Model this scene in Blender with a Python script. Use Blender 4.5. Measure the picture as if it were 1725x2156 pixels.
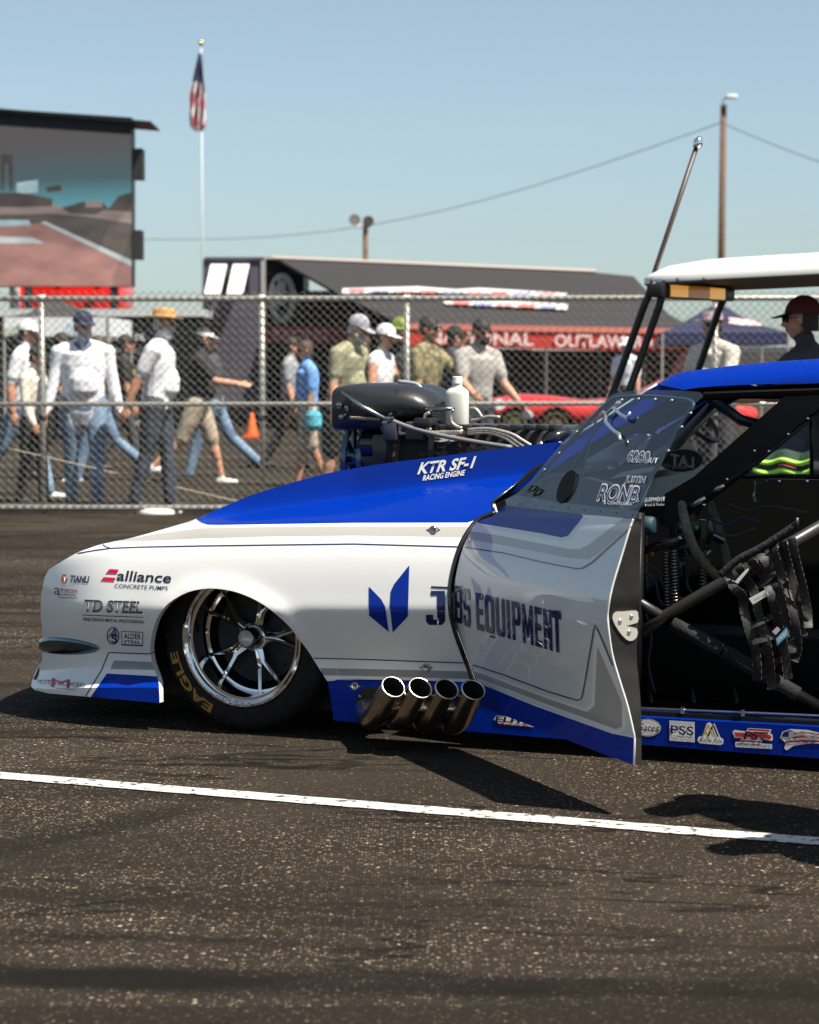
import bpy, bmesh, math, random
import numpy as np
from mathutils import Vector, Matrix
from mathutils.geometry import delaunay_2d_cdt
R = math.radians
random.seed(7)
for o in list(bpy.data.objects): bpy.data.objects.remove(o)
scene = bpy.context.scene
C = scene.collection

# ------------------------------------------------------------------ camera
# image coordinates below are written on a 1725 x 2156 grid
FP, CX, CY, HOR, CAMH = 4600.0, 862.5, 1078.0, 768.0, 1.29
PITCH = math.atan((CY - HOR) / FP)
cam = bpy.data.cameras.new('camera'); camo = bpy.data.objects.new('camera', cam); C.objects.link(camo)
camo.location = (0, 0, CAMH); camo.rotation_euler = (math.pi / 2 - PITCH, 0, 0)
cam.sensor_fit = 'HORIZONTAL'; cam.sensor_width = 24.0; cam.lens = 24.0 * FP / 1725.0
cam.clip_start = 0.1; cam.clip_end = 3000
cam.dof.use_dof = True; cam.dof.focus_distance = 7.25; cam.dof.aperture_fstop = 4.0
scene.camera = camo
scene.render.resolution_x = 819; scene.render.resolution_y = 1024

# ------------------------------------------------------------------ sky and sun
SUN_EL, SUN_AZ = R(59), math.atan2(0.80, -0.60)      # azimuth from +Y towards +X
w = bpy.data.worlds.new('World'); scene.world = w; w.use_nodes = True
nt = w.node_tree; nt.nodes.clear()
sky = nt.nodes.new('ShaderNodeTexSky'); sky.sky_type = 'NISHITA'; sky.sun_disc = False
sky.sun_elevation = SUN_EL; sky.sun_rotation = SUN_AZ
sky.altitude = 100; sky.air_density = 1.0; sky.dust_density = 0.7; sky.ozone_density = 3.0
bg = nt.nodes.new('ShaderNodeBackground'); bg.inputs['Strength'].default_value = 0.063
wo = nt.nodes.new('ShaderNodeOutputWorld')
hs = nt.nodes.new('ShaderNodeHueSaturation'); hs.inputs['Saturation'].default_value = 0.62; hs.inputs['Value'].default_value = 1.0
tn = nt.nodes.new('ShaderNodeMix'); tn.data_type = 'RGBA'; tn.blend_type = 'MULTIPLY'; tn.inputs[0].default_value = 1.0; tn.inputs[7].default_value = (0.88, 0.995, 1.02, 1)
nt.links.new(sky.outputs[0], hs.inputs['Color']); nt.links.new(hs.outputs[0], tn.inputs[6]); nt.links.new(tn.outputs[2], bg.inputs[0]); nt.links.new(bg.outputs[0], wo.inputs[0])
sl = bpy.data.lights.new('sun', 'SUN'); sl.energy = 5.0; sl.angle = R(0.53); sl.color = (1.0, 0.93, 0.81)
slo = bpy.data.objects.new('sun', sl); C.objects.link(slo); slo.location = (8, -6, 14)
sd = Vector((math.sin(SUN_AZ) * math.cos(SUN_EL), math.cos(SUN_AZ) * math.cos(SUN_EL), math.sin(SUN_EL)))
slo.rotation_euler = sd.to_track_quat('Z', 'Y').to_euler()
scene.view_settings.view_transform = 'Standard'; scene.view_settings.look = 'None'
scene.view_settings.exposure = 0.92; scene.view_settings.gamma = 1.0
scene.view_settings.use_curve_mapping = False

# ------------------------------------------------------------------ pixels to places
_cp, _sp = math.cos(PITCH), math.sin(PITCH)
def ray(x, y):
    a = (x - CX) / FP; b = (CY - y) / FP
    return Vector((a, _cp + b * _sp, -_sp + b * _cp))
CAM = Vector((0, 0, CAMH))
def gnd(x, y, h=0.0):
    d = ray(x, y); return CAM + d * ((h - CAMH) / d.z)
def dep(x, y, Y):
    d = ray(x, y); return CAM + d * (Y / d.y)
def onp(x, y, p, n):
    d = ray(x, y); return CAM + d * ((Vector(p) - CAM).dot(n) / d.dot(n))

# ------------------------------------------------------------------ object helpers
def setp(o, label=None, cat=None, group=None, kind=None):
    if label: o['label'] = label
    if cat: o['category'] = cat
    if group: o['group'] = group
    if kind: o['kind'] = kind
    return o
def empty(name, loc, label, cat, group=None):
    o = bpy.data.objects.new(name, None); C.objects.link(o); o.location = loc; o.empty_display_size = 0.2
    return setp(o, label, cat, group)
def _origin(p):
    t = Vector((0, 0, 0))
    while p is not None:
        t += Vector(p.location); p = p.parent
    return t
def link(name, me, mats, parent=None, smooth=False):
    o = bpy.data.objects.new(name, me); C.objects.link(o)
    for m in (mats if isinstance(mats, (list, tuple)) else [mats]): me.materials.append(m)
    if smooth:
        me.polygons.foreach_set('use_smooth', [True] * len(me.polygons))
    if parent is not None:
        o.parent = parent
        t = _origin(parent); me.transform(Matrix.Translation(-t))
    return o
def sharp(o, deg=35):
    me = o.data
    me.polygons.foreach_set('use_smooth', [True] * len(me.polygons))
    bm = bmesh.new(); bm.from_mesh(me); lim = R(deg)
    for e in bm.edges:
        if len(e.link_faces) == 2:
            if e.calc_face_angle(0) > lim: e.smooth = False
        else: e.smooth = False
    bm.to_mesh(me); bm.free()
    return o

class MB:
    def __init__(s): s.v = []; s.f = []; s.mi = []; s.cur = 0
    def add(s, vs, fs):
        b = len(s.v); s.v += [tuple(p) for p in vs]
        for f in fs: s.f.append(tuple(b + i for i in f)); s.mi.append(s.cur)
    def hexa(s, p):      # 8 corners: bottom 4, top 4
        s.add(p, [(0, 3, 2, 1), (4, 5, 6, 7), (0, 1, 5, 4), (1, 2, 6, 5), (2, 3, 7, 6), (3, 0, 4, 7)])
    def box(s, c, d, M=None):
        c = Vector(c); x, y, z = d[0] / 2, d[1] / 2, d[2] / 2
        p = [Vector(q) for q in ((-x, -y, -z), (x, -y, -z), (x, y, -z), (-x, y, -z), (-x, -y, z), (x, -y, z), (x, y, z), (-x, y, z))]
        if M is not None: p = [M @ q for q in p]
        s.hexa([c + q for q in p])
    def tube(s, pts, r, n=8, caps=True, closed=False):
        pts = [Vector(p) for p in pts]; m = len(pts)
        rs = r if isinstance(r, (list, tuple)) else [r] * m
        ring = []; prev = None
        for i in range(m):
            if closed: t = pts[(i + 1) % m] - pts[i - 1]
            else: t = pts[min(i + 1, m - 1)] - pts[max(i - 1, 0)]
            t = t.normalized() if t.length > 1e-9 else Vector((0, 0, 1))
            if prev is None:
                a = Vector((0, 0, 1)) if abs(t.z) < 0.9 else Vector((1, 0, 0))
                nrm = t.cross(a).normalized()
            else:
                nrm = prev - t * prev.dot(t)
                nrm = nrm.normalized() if nrm.length > 1e-6 else t.orthogonal().normalized()
            prev = nrm; bn = t.cross(nrm)
            ring.append([pts[i] + (nrm * math.cos(2 * math.pi * k / n) + bn * math.sin(2 * math.pi * k / n)) * rs[i] for k in range(n)])
        vs = [q for rr in ring for q in rr]; fs = []
        for i in range(m if closed else m - 1):
            for k in range(n):
                j = (i + 1) % m
                fs.append((i * n + k, i * n + (k + 1) % n, j * n + (k + 1) % n, j * n + k))
        if caps and not closed:
            fs.append(tuple(range(n - 1, -1, -1))); fs.append(tuple((m - 1) * n + k for k in range(n)))
        s.add(vs, fs)
    def lathe(s, prof, o, ax, n=32, closed=False, up=None):   # prof: (along axis, radius)
        o = Vector(o); ax = Vector(ax).normalized()
        e1 = ax.orthogonal().normalized() if up is None else (Vector(up) - ax * Vector(up).dot(ax)).normalized()
        e2 = ax.cross(e1); vs = []; fs = []; m = len(prof)
        for a, r in prof:
            for k in range(n):
                t = 2 * math.pi * k / n
                vs.append(o + ax * a + (e1 * math.cos(t) + e2 * math.sin(t)) * r)
        for i in range(m if closed else m - 1):
            j = (i + 1) % m
            for k in range(n):
                fs.append((i * n + k, i * n + (k + 1) % n, j * n + (k + 1) % n, j * n + k))
        s.add(vs, fs)
    def grid(s, rows, closed_u=False):
        m = len(rows); n = len(rows[0]); vs = [q for r_ in rows for q in r_]; fs = []
        for i in range(m - 1):
            for k in range(n if closed_u else n - 1):
                fs.append((i * n + k, i * n + (k + 1) % n, (i + 1) * n + (k + 1) % n, (i + 1) * n + k))
        s.add(vs, fs)
    def prism(s, poly, off):   # planar polygon (3-D points) extruded by vector off
        off = Vector(off); n = len(poly); a = [Vector(p) for p in poly]; b = [p + off for p in a]
        s.add(a + b, [tuple(range(n - 1, -1, -1)), tuple(range(n, 2 * n))] + [(i, (i + 1) % n, n + (i + 1) % n, n + i) for i in range(n)])
    def build(s, name, mats, parent=None, smooth=False, sh=None, recalc=True):
        me = bpy.data.meshes.new(name); me.from_pydata(s.v, [], s.f)
        me.polygons.foreach_set('material_index', s.mi)
        if recalc:
            bm = bmesh.new(); bm.from_mesh(me); bmesh.ops.recalc_face_normals(bm, faces=bm.faces); bm.to_mesh(me); bm.free()
        o = link(name, me, mats, parent, smooth)
        if sh: sharp(o, sh)
        return o
def bevel(o, wd=0.01, seg=2):
    bm = bmesh.new(); bm.from_mesh(o.data)
    bmesh.ops.bevel(bm, geom=[e for e in bm.edges if len(e.link_faces) == 2 and e.calc_face_angle(0) > 0.5], offset=wd, segments=seg, affect='EDGES', profile=0.5)
    bm.to_mesh(o.data); bm.free(); return sharp(o, 40)

def inpoly(P, poly):
    P = np.asarray(P, float); x, y = P[:, 0], P[:, 1]; r = np.zeros(len(P), bool); n = len(poly)
    for i in range(n):
        x0, y0 = poly[i]; x1, y1 = poly[i - 1]
        if y0 == y1: continue
        c = ((y0 > y) != (y1 > y)) & (x < (x1 - x0) * (y - y0) / (y1 - y0) + x0)
        r ^= c
    return r
def dense(poly, step, closed=True):
    out = []; n = len(poly)
    for i in range(n if closed else n - 1):
        a = poly[i]; b = poly[(i + 1) % n]; L = math.hypot(b[0] - a[0], b[1] - a[1]); k = max(1, int(L / step))
        for j in range(k): out.append((a[0] + (b[0] - a[0]) * j / k, a[1] + (b[1] - a[1]) * j / k))
    if not closed: out.append(poly[-1])
    return out
def smoothpts(pts, sub=4, closed=False):
    p = [Vector(q) for q in pts]; n = len(p); out = []
    g = (lambda i: p[i % n]) if closed else (lambda i: p[max(0, min(n - 1, i))])
    for i in range(n if closed else n - 1):
        a, b, c, d = g(i - 1), g(i), g(i + 1), g(i + 2)
        for j in range(sub):
            t = j / sub
            out.append(0.5 * ((2 * b) + (-a + c) * t + (2 * a - 5 * b + 4 * c - d) * t * t + (-a + 3 * b - 3 * c + d) * t ** 3))
    if not closed: out.append(p[-1])
    return out
def sm2(pts, sub=4, closed=False): return [(q.x, q.y) for q in smoothpts([(a, b, 0) for a, b in pts], sub, closed)]

def panel(name, outline, S, mats, parent, zones=(), step=(14, 9), rim=None, holes=()):
    """sheet bounded by an outline; S maps image coordinates to the 3-D surface; zones = [(polygon, material index)]"""
    ol = dense(outline, step[0]); V = [Vector(p) for p in ol]; n = len(ol)
    E = [(i, (i + 1) % n) for i in range(n)]
    for z, _ in zones:
        zz = dense(z, step[0]); b = len(V); V += [Vector(p) for p in zz]; E += [(b + i, b + (i + 1) % len(zz)) for i in range(len(zz))]
    for h in holes:
        zz = dense(h, step[0]); b = len(V); V += [Vector(p) for p in zz]; E += [(b + i, b + (i + 1) % len(zz)) for i in range(len(zz))]
    xs = [p[0] for p in ol]; ys = [p[1] for p in ol]
    gx, gy = np.meshgrid(np.arange(min(xs), max(xs), step[0]), np.arange(min(ys), max(ys), step[1]))
    G = np.stack([gx.ravel(), gy.ravel()], 1); G = G[inpoly(G, ol)]
    V += [Vector((float(a), float(b))) for a, b in G]
    vo, eo, fo, _, _, _ = delaunay_2d_cdt(V, E, [], 0, 0.05)
    P = np.array([[v.x, v.y] for v in vo]); cen = np.array([P[list(f)].mean(0) for f in fo])
    keep = inpoly(cen, ol)
    for h in holes: keep &= ~inpoly(cen, h)
    mi = np.zeros(len(fo), int)
    for z, m in zones: mi[inpoly(cen, z)] = m
    faces = [tuple(f) for f, k in zip(fo, keep) if k]; mi = [int(m) for m, k in zip(mi, keep) if k]
    used = sorted({i for f in faces for i in f}); rm = {i: j for j, i in enumerate(used)}
    pv = [S(float(P[i, 0]), float(P[i, 1])) for i in used]
    faces = [tuple(rm[i] for i in f) for f in faces]
    if rim is not None:
        cnt = {}
        for f in faces:
            for a, b in zip(f, f[1:] + f[:1]): cnt[(a, b)] = 1
        bd = [(a, b) for (a, b) in cnt if (b, a) not in cnt]
        off = {}
        for a, b in bd:
            for q in (a, b):
                if q not in off: off[q] = len(pv); pv.append(pv[q] + rim)
            faces.append((b, a, off[a], off[b])); mi.append(len(mats) - 1)
    me = bpy.data.meshes.new(name); me.from_pydata([tuple(p) for p in pv], [], faces)
    me.polygons.foreach_set('material_index', mi)
    bm = bmesh.new(); bm.from_mesh(me)
    bmesh.ops.recalc_face_normals(bm, faces=bm.faces)
    c0 = bm.faces[:] ; s_ = sum(f.normal.dot(CAM - f.calc_center_median()) * f.calc_area() for f in c0)
    if s_ < 0: bmesh.ops.reverse_faces(bm, faces=bm.faces)
    bm.to_mesh(me); bm.free()
    o = link(name, me, mats, parent)
    sharp(o, 40)
    return o

_txt = {}
def text_mesh(s, bold=0.0, res=3):
    cu = bpy.data.curves.new('t', 'FONT'); cu.body = s; cu.size = 1; cu.offset = bold; cu.resolution_u = res
    o = bpy.data.objects.new('t', cu); C.objects.link(o)
    dg = bpy.context.evaluated_depsgraph_get(); me = bpy.data.meshes.new_from_object(o.evaluated_get(dg))
    bpy.data.objects.remove(o); bpy.data.curves.remove(cu)
    return me
def lettering(name, s, S, p0, p1, h, mat, parent, bold=0.0, shear=0.0, up=None, cuts=0, off=None, mirror=False, vcuts=0):
    """text whose baseline runs from p0 to p1 (image points) with cap height h (image units)"""
    me = text_mesh(s, bold); bm = bmesh.new(); bm.from_mesh(me); bpy.data.meshes.remove(me)
    xs = [v.co.x for v in bm.verts]; x0, x1 = min(xs), max(xs)
    def cut(co, no): bmesh.ops.bisect_plane(bm, geom=bm.verts[:] + bm.edges[:] + bm.faces[:], plane_co=co, plane_no=no)
    for i in range(cuts): cut((0, -0.15 + 0.9 * (i + 0.5) / cuts, 0), (0, 1, 0))
    for i in range(vcuts): cut((x0 + (x1 - x0) * (i + 0.5) / vcuts, 0, 0), (1, 0, 0))
    bx, by = p1[0] - p0[0], p1[1] - p0[1]
    if up is None: up = (0.0, -1.0)
    for v in bm.verts:
        t = (v.co.x - x0) / (x1 - x0)
        if mirror: t = 1 - t
        q = v.co.y / 0.70
        px = p0[0] + bx * t + up[0] * h * q + shear * h * q; py = p0[1] + by * t + up[1] * h * q
        v.co = S(px, py)
    me = bpy.data.meshes.new(name); bmesh.ops.recalc_face_normals(bm, faces=bm.faces)
    if sum(f.normal.dot(CAM - f.calc_center_median()) for f in bm.faces) < 0: bmesh.ops.reverse_faces(bm, faces=bm.faces)
    bm.to_mesh(me); bm.free()
    return link(name, me, mat, parent)
def stroke(name, pts, wd, S, mat, parent, step=12, closed=False):
    p = dense(pts, step, closed); n = len(p); a = []; b = []
    for i in range(n):
        q0 = p[i - 1] if (closed or i) else p[0]; q1 = p[(i + 1) % n] if (closed or i < n - 1) else p[-1]
        dx, dy = q1[0] - q0[0], q1[1] - q0[1]; L = math.hypot(dx, dy) or 1
        nx, ny = -dy / L * wd / 2, dx / L * wd / 2
        a.append(S(p[i][0] + nx, p[i][1] + ny)); b.append(S(p[i][0] - nx, p[i][1] - ny))
    m = MB(); fs = [(i, (i + 1) % n, n + (i + 1) % n, n + i) for i in range(n if closed else n - 1)]
    m.add(a + b, fs); return m.build(name, mat, parent)

# ------------------------------------------------------------------ materials
MAT = {}
def mat(name, col, rough=0.6, metal=0.0, coat=0.0, noise=None, spec=0.5, emit=0.0, bump=None, sheen=0.0, coatr=0.03):
    """noise=(scale, second colour, lo, hi); bump=(scale, strength)"""
    if name in MAT: return MAT[name]
    m = bpy.data.materials.new(name); m.use_nodes = True; t = m.node_tree; b = t.nodes['Principled BSDF']
    b.inputs['Base Color'].default_value = (*col, 1); b.inputs['Roughness'].default_value = rough; b.inputs['Metallic'].default_value = metal
    b.inputs['Coat Weight'].default_value = coat; b.inputs['Coat Roughness'].default_value = coatr; b.inputs['Specular IOR Level'].default_value = spec
    tc = t.nodes.new('ShaderNodeTexCoord')
    if noise:
        nz = t.nodes.new('ShaderNodeTexNoise'); nz.inputs['Scale'].default_value = noise[0]; nz.inputs['Detail'].default_value = 5
        rp = t.nodes.new('ShaderNodeValToRGB'); rp.color_ramp.elements[0].position = noise[2]; rp.color_ramp.elements[1].position = noise[3]
        rp.color_ramp.elements[0].color = (*col, 1); rp.color_ramp.elements[1].color = (*noise[1], 1)
        t.links.new(tc.outputs['Object'], nz.inputs['Vector']); t.links.new(nz.outputs[0], rp.inputs[0]); t.links.new(rp.outputs[0], b.inputs['Base Color'])
    if bump:
        nb = t.nodes.new('ShaderNodeTexNoise'); nb.inputs['Scale'].default_value = bump[0]; nb.inputs['Detail'].default_value = 4
        bp = t.nodes.new('ShaderNodeBump'); bp.inputs['Strength'].default_value = bump[1]; bp.inputs['Distance'].default_value = bump[2] if len(bump) > 2 else 0.01
        t.links.new(tc.outputs['Object'], nb.inputs['Vector']); t.links.new(nb.outputs[0], bp.inputs['Height']); t.links.new(bp.outputs[0], b.inputs['Normal'])
    if emit:
        b.inputs['Emission Color'].default_value = (*col, 1); b.inputs['Emission Strength'].default_value = emit
    MAT[name] = m; return m
def glass(name, tint, refl_ior=1.5, rough=0.01):
    m = bpy.data.materials.new(name); m.use_nodes = True; t = m.node_tree; t.nodes.remove(t.nodes['Principled BSDF'])
    out = [n for n in t.nodes if n.type == 'OUTPUT_MATERIAL'][0]
    tr = t.nodes.new('ShaderNodeBsdfTransparent'); tr.inputs[0].default_value = (*tint, 1)
    gl = t.nodes.new('ShaderNodeBsdfGlossy'); gl.inputs['Roughness'].default_value = rough
    fr = t.nodes.new('ShaderNodeFresnel'); fr.inputs[0].default_value = refl_ior
    mx = t.nodes.new('ShaderNodeMixShader')
    t.links.new(fr.outputs[0], mx.inputs[0]); t.links.new(tr.outputs[0], mx.inputs[1]); t.links.new(gl.outputs[0], mx.inputs[2]); t.links.new(mx.outputs[0], out.inputs[0])
    MAT[name] = m; return m
def srgb(r, g, b):
    f = lambda c: (c / 255 / 12.92) if c / 255 <= 0.04045 else ((c / 255 + 0.055) / 1.055) ** 2.4
    return (f(r), f(g), f(b))
BLACK = mat('black_satin', (0.012, 0.012, 0.013), 0.45)
BLKPL = mat('black_gloss', (0.01, 0.01, 0.011), 0.2, coat=0.5)
RUBBER = mat('rubber', (0.007, 0.0066, 0.0062), 0.75, noise=(40, (0.013, 0.0122, 0.0115), 0.4, 0.7), spec=.2)
GALV = mat('galvanised_steel', (0.40, 0.38, 0.34), 0.42, 0.45, noise=(9, (0.52, 0.48, 0.42), 0.35, 0.7))
CHROME = mat('polished_metal', (0.82, 0.81, 0.80), 0.06, 1.0)
STEEL = mat('brushed_steel', (0.55, 0.54, 0.52), 0.28, 1.0, noise=(60, (0.42, 0.41, 0.4), 0.3, 0.7))
WHITE = mat('white_paint', (0.78, 0.77, 0.75), 0.4)
VBLK = mat('vinyl_black', (0.012, 0.013, 0.022), 0.35); VRED = mat('vinyl_red', (0.55, 0.012, 0.05), 0.35); VORG = mat('vinyl_orange', (0.75, 0.13, 0.01), 0.35)
VWHT = mat('vinyl_white', (0.80, 0.80, 0.79), 0.35); VNVY = mat('vinyl_navy', (0.008, 0.014, 0.085), 0.3); VGRY = mat('vinyl_grey', (0.25, 0.25, 0.26), 0.35); VBLU = mat('vinyl_blue', (0.01, 0.06, 0.30), 0.35)
VYEL = mat('vinyl_yellow', (0.62, 0.36, 0.02), 0.4); VDKR = mat('vinyl_dark_red', (0.5, 0.02, 0.02), 0.4)
def ell(cx, cy, a, b, n=24, rot=0.0): return [(cx + a * math.cos(2 * math.pi * k / n) * math.cos(rot) - b * math.sin(2 * math.pi * k / n) * math.sin(rot), cy + a * math.cos(2 * math.pi * k / n) * math.sin(rot) + b * math.sin(2 * math.pi * k / n) * math.cos(rot)) for k in range(n)]

# ================================================================== SETTING
def asphalt():
    m = bpy.data.materials.new('asphalt'); m.use_nodes = True; t = m.node_tree; b = t.nodes['Principled BSDF']; L = t.links.new
    N = t.nodes.new
    tc = N('ShaderNodeTexCoord'); co = tc.outputs['Object']
    def noise(sc, det=4, dist=0.0, vec=co, rough=0.55):
        n = N('ShaderNodeTexNoise'); n.inputs['Scale'].default_value = sc; n.inputs['Detail'].default_value = det; n.inputs['Distortion'].default_value = dist; n.inputs['Roughness'].default_value = rough
        L(vec, n.inputs['Vector']); return n.outputs[0]
    def ramp(src, *st):
        r = N('ShaderNodeValToRGB'); e = r.color_ramp.elements
        while len(e) < len(st): e.new(0.5)
        for q, (p, c) in zip(e, st): q.position = p; q.color = (*c, 1) if len(c) == 3 else c
        L(src, r.inputs[0]); return r.outputs[0]
    def mix(a, bb, f, mode='MIX'):
        x = N('ShaderNodeMix'); x.data_type = 'RGBA'; x.blend_type = mode
        if isinstance(f, float): x.inputs[0].default_value = f
        else: L(f, x.inputs[0])
        for sock, q in ((x.inputs[6], a), (x.inputs[7], bb)):
            if isinstance(q, tuple): sock.default_value = (*q, 1)
            else: L(q, sock)
        return x.outputs[2]
    g = lambda v: (v, v, v)
    base = ramp(noise(0.55, 6), (0.3, (0.0170, 0.0136, 0.0104)), (0.72, (0.038, 0.0307, 0.0238)))
    # aggregate stones of two sizes
    def stones(sc, lo, cols, thr):
        v = N('ShaderNodeTexVoronoi'); v.inputs['Scale'].default_value = sc; v.inputs['Randomness'].default_value = 1.0
        wob = N('ShaderNodeVectorMath'); wob.operation = 'ADD'; nn = N('ShaderNodeTexNoise'); nn.inputs['Scale'].default_value = sc * 0.9
        L(co, nn.inputs['Vector']); sc_ = N('ShaderNodeVectorMath'); sc_.operation = 'SCALE'; sc_.inputs['Scale'].default_value = 0.6 / sc
        L(nn.outputs['Color'], sc_.inputs[0]); L(co, wob.inputs[0]); L(sc_.outputs[0], wob.inputs[1]); L(wob.outputs[0], v.inputs['Vector'])
        sep = N('ShaderNodeSeparateColor'); L(v.outputs['Color'], sep.inputs[0])
        pick = ramp(sep.outputs[0], (thr, g(0.0)), (thr + 0.04, g(1.0)))
        edge = ramp(v.outputs['Distance'], (lo, g(1.0)), (lo + 0.12, g(0.0)))
        mm = N('ShaderNodeMath'); mm.operation = 'MULTIPLY'; L(pick, mm.inputs[0]); L(edge, mm.inputs[1])
        col = ramp(sep.outputs[1], (0.0, cols[0]), (0.55, cols[1]), (1.0, cols[2]))
        return mm.outputs[0], col
    s1, c1 = stones(110, 0.34, ((0.055, 0.043, 0.031), (0.125, 0.094, 0.066), (0.34, 0.262, 0.185)), 0.50)
    s2, c2 = stones(56, 0.20, ((0.15, 0.115, 0.085), (0.28, 0.215, 0.15), (0.66, 0.54, 0.40)), 0.80)
    wear = ramp(noise(0.8, 5, 0.4), (0.36, g(0.25)), (0.60, g(1.0)))
    def mul(a, bb):
        x = N('ShaderNodeMath'); x.operation = 'MULTIPLY'; L(a, x.inputs[0])
        if isinstance(bb, float): x.inputs[1].default_value = bb
        else: L(bb, x.inputs[1])
        return x.outputs[0]
    fine = ramp(noise(170, 3), (0.35, g(0.62)), (0.68, g(1.3)))
    col = mix(base, fine, 0.75, 'MULTIPLY')
    col = mix(col, c1, mul(s1, mul(wear, 0.9)))
    col = mix(col, c2, mul(s2, mul(wear, 0.9)))
    # sealed, patched strip beyond the painted line
    mp = N('ShaderNodeMapping'); mp.inputs['Rotation'].default_value = (0, 0, R(21)); mp.inputs['Scale'].default_value = (0.35, 1.5, 1); L(co, mp.inputs[0])
    pt = ramp(noise(1.1, 7, 1.2, mp.outputs[0], 0.62), (0.50, g(0.0)), (0.56, g(0.8)))
    col = mix(col, (0.014, 0.0112, 0.0085), mul(pt, 0.85))
    vc = N('ShaderNodeTexVoronoi'); vc.feature = 'DISTANCE_TO_EDGE'; vc.inputs['Scale'].default_value = 0.9
    wv = N('ShaderNodeVectorMath'); wv.operation = 'ADD'; nw = N('ShaderNodeTexNoise'); nw.inputs['Scale'].default_value = 3.0; nw.inputs['Detail'].default_value = 6
    L(mp.outputs[0], nw.inputs['Vector']); L(mp.outputs[0], wv.inputs[0]); L(nw.outputs['Color'], wv.inputs[1]); L(wv.outputs[0], vc.inputs['Vector'])
    crack = ramp(vc.outputs['Distance'], (0.006, g(1.0)), (0.024, g(0.0)))
    crm = ramp(noise(0.5, 3, 0, co), (0.42, g(0.0)), (0.54, g(1.0)))
    col = mix(col, (0.005, 0.0045, 0.004), mul(mul(crack, crm), 0.85))
    # rubber left by tyres: bands with wavering edges
    sx = N('ShaderNodeSeparateXYZ'); L(co, sx.inputs[0])
    def band(ax, ay, bx, by, half, soft, wob, strength):
        dx, dy = bx - ax, by - ay; Ln = math.hypot(dx, dy); nx, ny = -dy / Ln, dx / Ln
        a1 = N('ShaderNodeMath'); a1.operation = 'MULTIPLY'; a1.inputs[1].default_value = nx; L(sx.outputs[0], a1.inputs[0])
        a2 = N('ShaderNodeMath'); a2.operation = 'MULTIPLY_ADD'; a2.inputs[1].default_value = ny; L(sx.outputs[1], a2.inputs[0]); L(a1.outputs[0], a2.inputs[2])
        a3 = N('ShaderNodeMath'); a3.operation = 'SUBTRACT'; L(a2.outputs[0], a3.inputs[0]); a3.inputs[1].default_value = nx * ax + ny * ay
        nz = noise(0.9, 7); a4 = N('ShaderNodeMath'); a4.operation = 'MULTIPLY_ADD'; L(nz, a4.inputs[0]); a4.inputs[1].default_value = wob; L(a3.outputs[0], a4.inputs[2])
        a5 = N('ShaderNodeMath'); a5.operation = 'SUBTRACT'; L(a4.outputs[0], a5.inputs[0]); a5.inputs[1].default_value = wob * 0.5
        a6 = N('ShaderNodeMath'); a6.operation = 'ABSOLUTE'; L(a5.outputs[0], a6.inputs[0])
        r = N('ShaderNodeMapRange'); r.inputs[1].default_value = half; r.inputs[2].default_value = half + soft; r.inputs[3].default_value = strength; r.inputs[4].default_value = 0.0
        L(a6.outputs[0], r.inputs[0])
        # one end fades out
        t1 = N('ShaderNodeMath'); t1.operation = 'MULTIPLY'; t1.inputs[1].default_value = dx / Ln; L(sx.outputs[0], t1.inputs[0])
        t2 = N('ShaderNodeMath'); t2.operation = 'MULTIPLY_ADD'; t2.inputs[1].default_value = dy / Ln; L(sx.outputs[1], t2.inputs[0]); L(t1.outputs[0], t2.inputs[2])
        e = (dx * bx + dy * by) / Ln
        r2 = N('ShaderNodeMapRange'); r2.inputs[1].default_value = e - 0.5; r2.inputs[2].default_value = e; r2.inputs[3].default_value = 1.0; r2.inputs[4].default_value = 0.0
        L(t2.outputs[0], r2.inputs[0])
        return mul(r.outputs[0], r2.outputs[0])
    for (q0, q1, hf, so, wb, st) in (((-20, 1790), (560, 1668), 0.045, 0.07, 0.22, 0.75), ((-60, 2046), (900, 2098), 0.030, 0.06, 0.30, 0.95),
                                     ((560, 2062), (2300, 2112), 0.045, 0.05, 0.34, 0.97), ((-60, 1925), (430, 1905), 0.02, 0.09, 0.2, 0.4), ((-900, 1120), (900, 1180), 0.5, 0.5, 0.6, 0.5)):
        A, B = gnd(*q0), gnd(*q1); f = mul(band(A.x, A.y, B.x, B.y, hf, so, wb, st), ramp(noise(2.2, 7, .6), (0.34, g(0.45)), (0.56, g(1.0)))); col = mix(col, (0.0085, 0.0072, 0.0060), f)
    L(col, b.inputs['Base Color']); b.inputs['Roughness'].default_value = 0.9; b.inputs['Specular IOR Level'].default_value = 0.08
    bp = N('ShaderNodeBump'); bp.inputs['Strength'].default_value = 0.55; bp.inputs['Distance'].default_value = 0.006
    hh = N('ShaderNodeMath'); hh.operation = 'ADD'; L(noise(150, 4), hh.inputs[0]); L(mul(s2, 0.5), hh.inputs[1])
    L(hh.outputs[0], bp.inputs['Height']); L(bp.outputs[0], b.inputs['Normal'])
    return m
gm = MB()
xs = [-1500, -300, -80, -30, -10, -4, 0, 4, 10, 30, 80, 300, 1500]; ys = [-1500, -200, -30, 0, 3, 6, 9, 14, 20, 30, 50, 100, 300, 1800]
gm.grid([[(x, y, 0) for x in xs] for y in ys])
ground = gm.build('ground', asphalt()); setp(ground, 'dark worn asphalt of the pit lane under the race car', 'ground', kind='structure')

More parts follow.
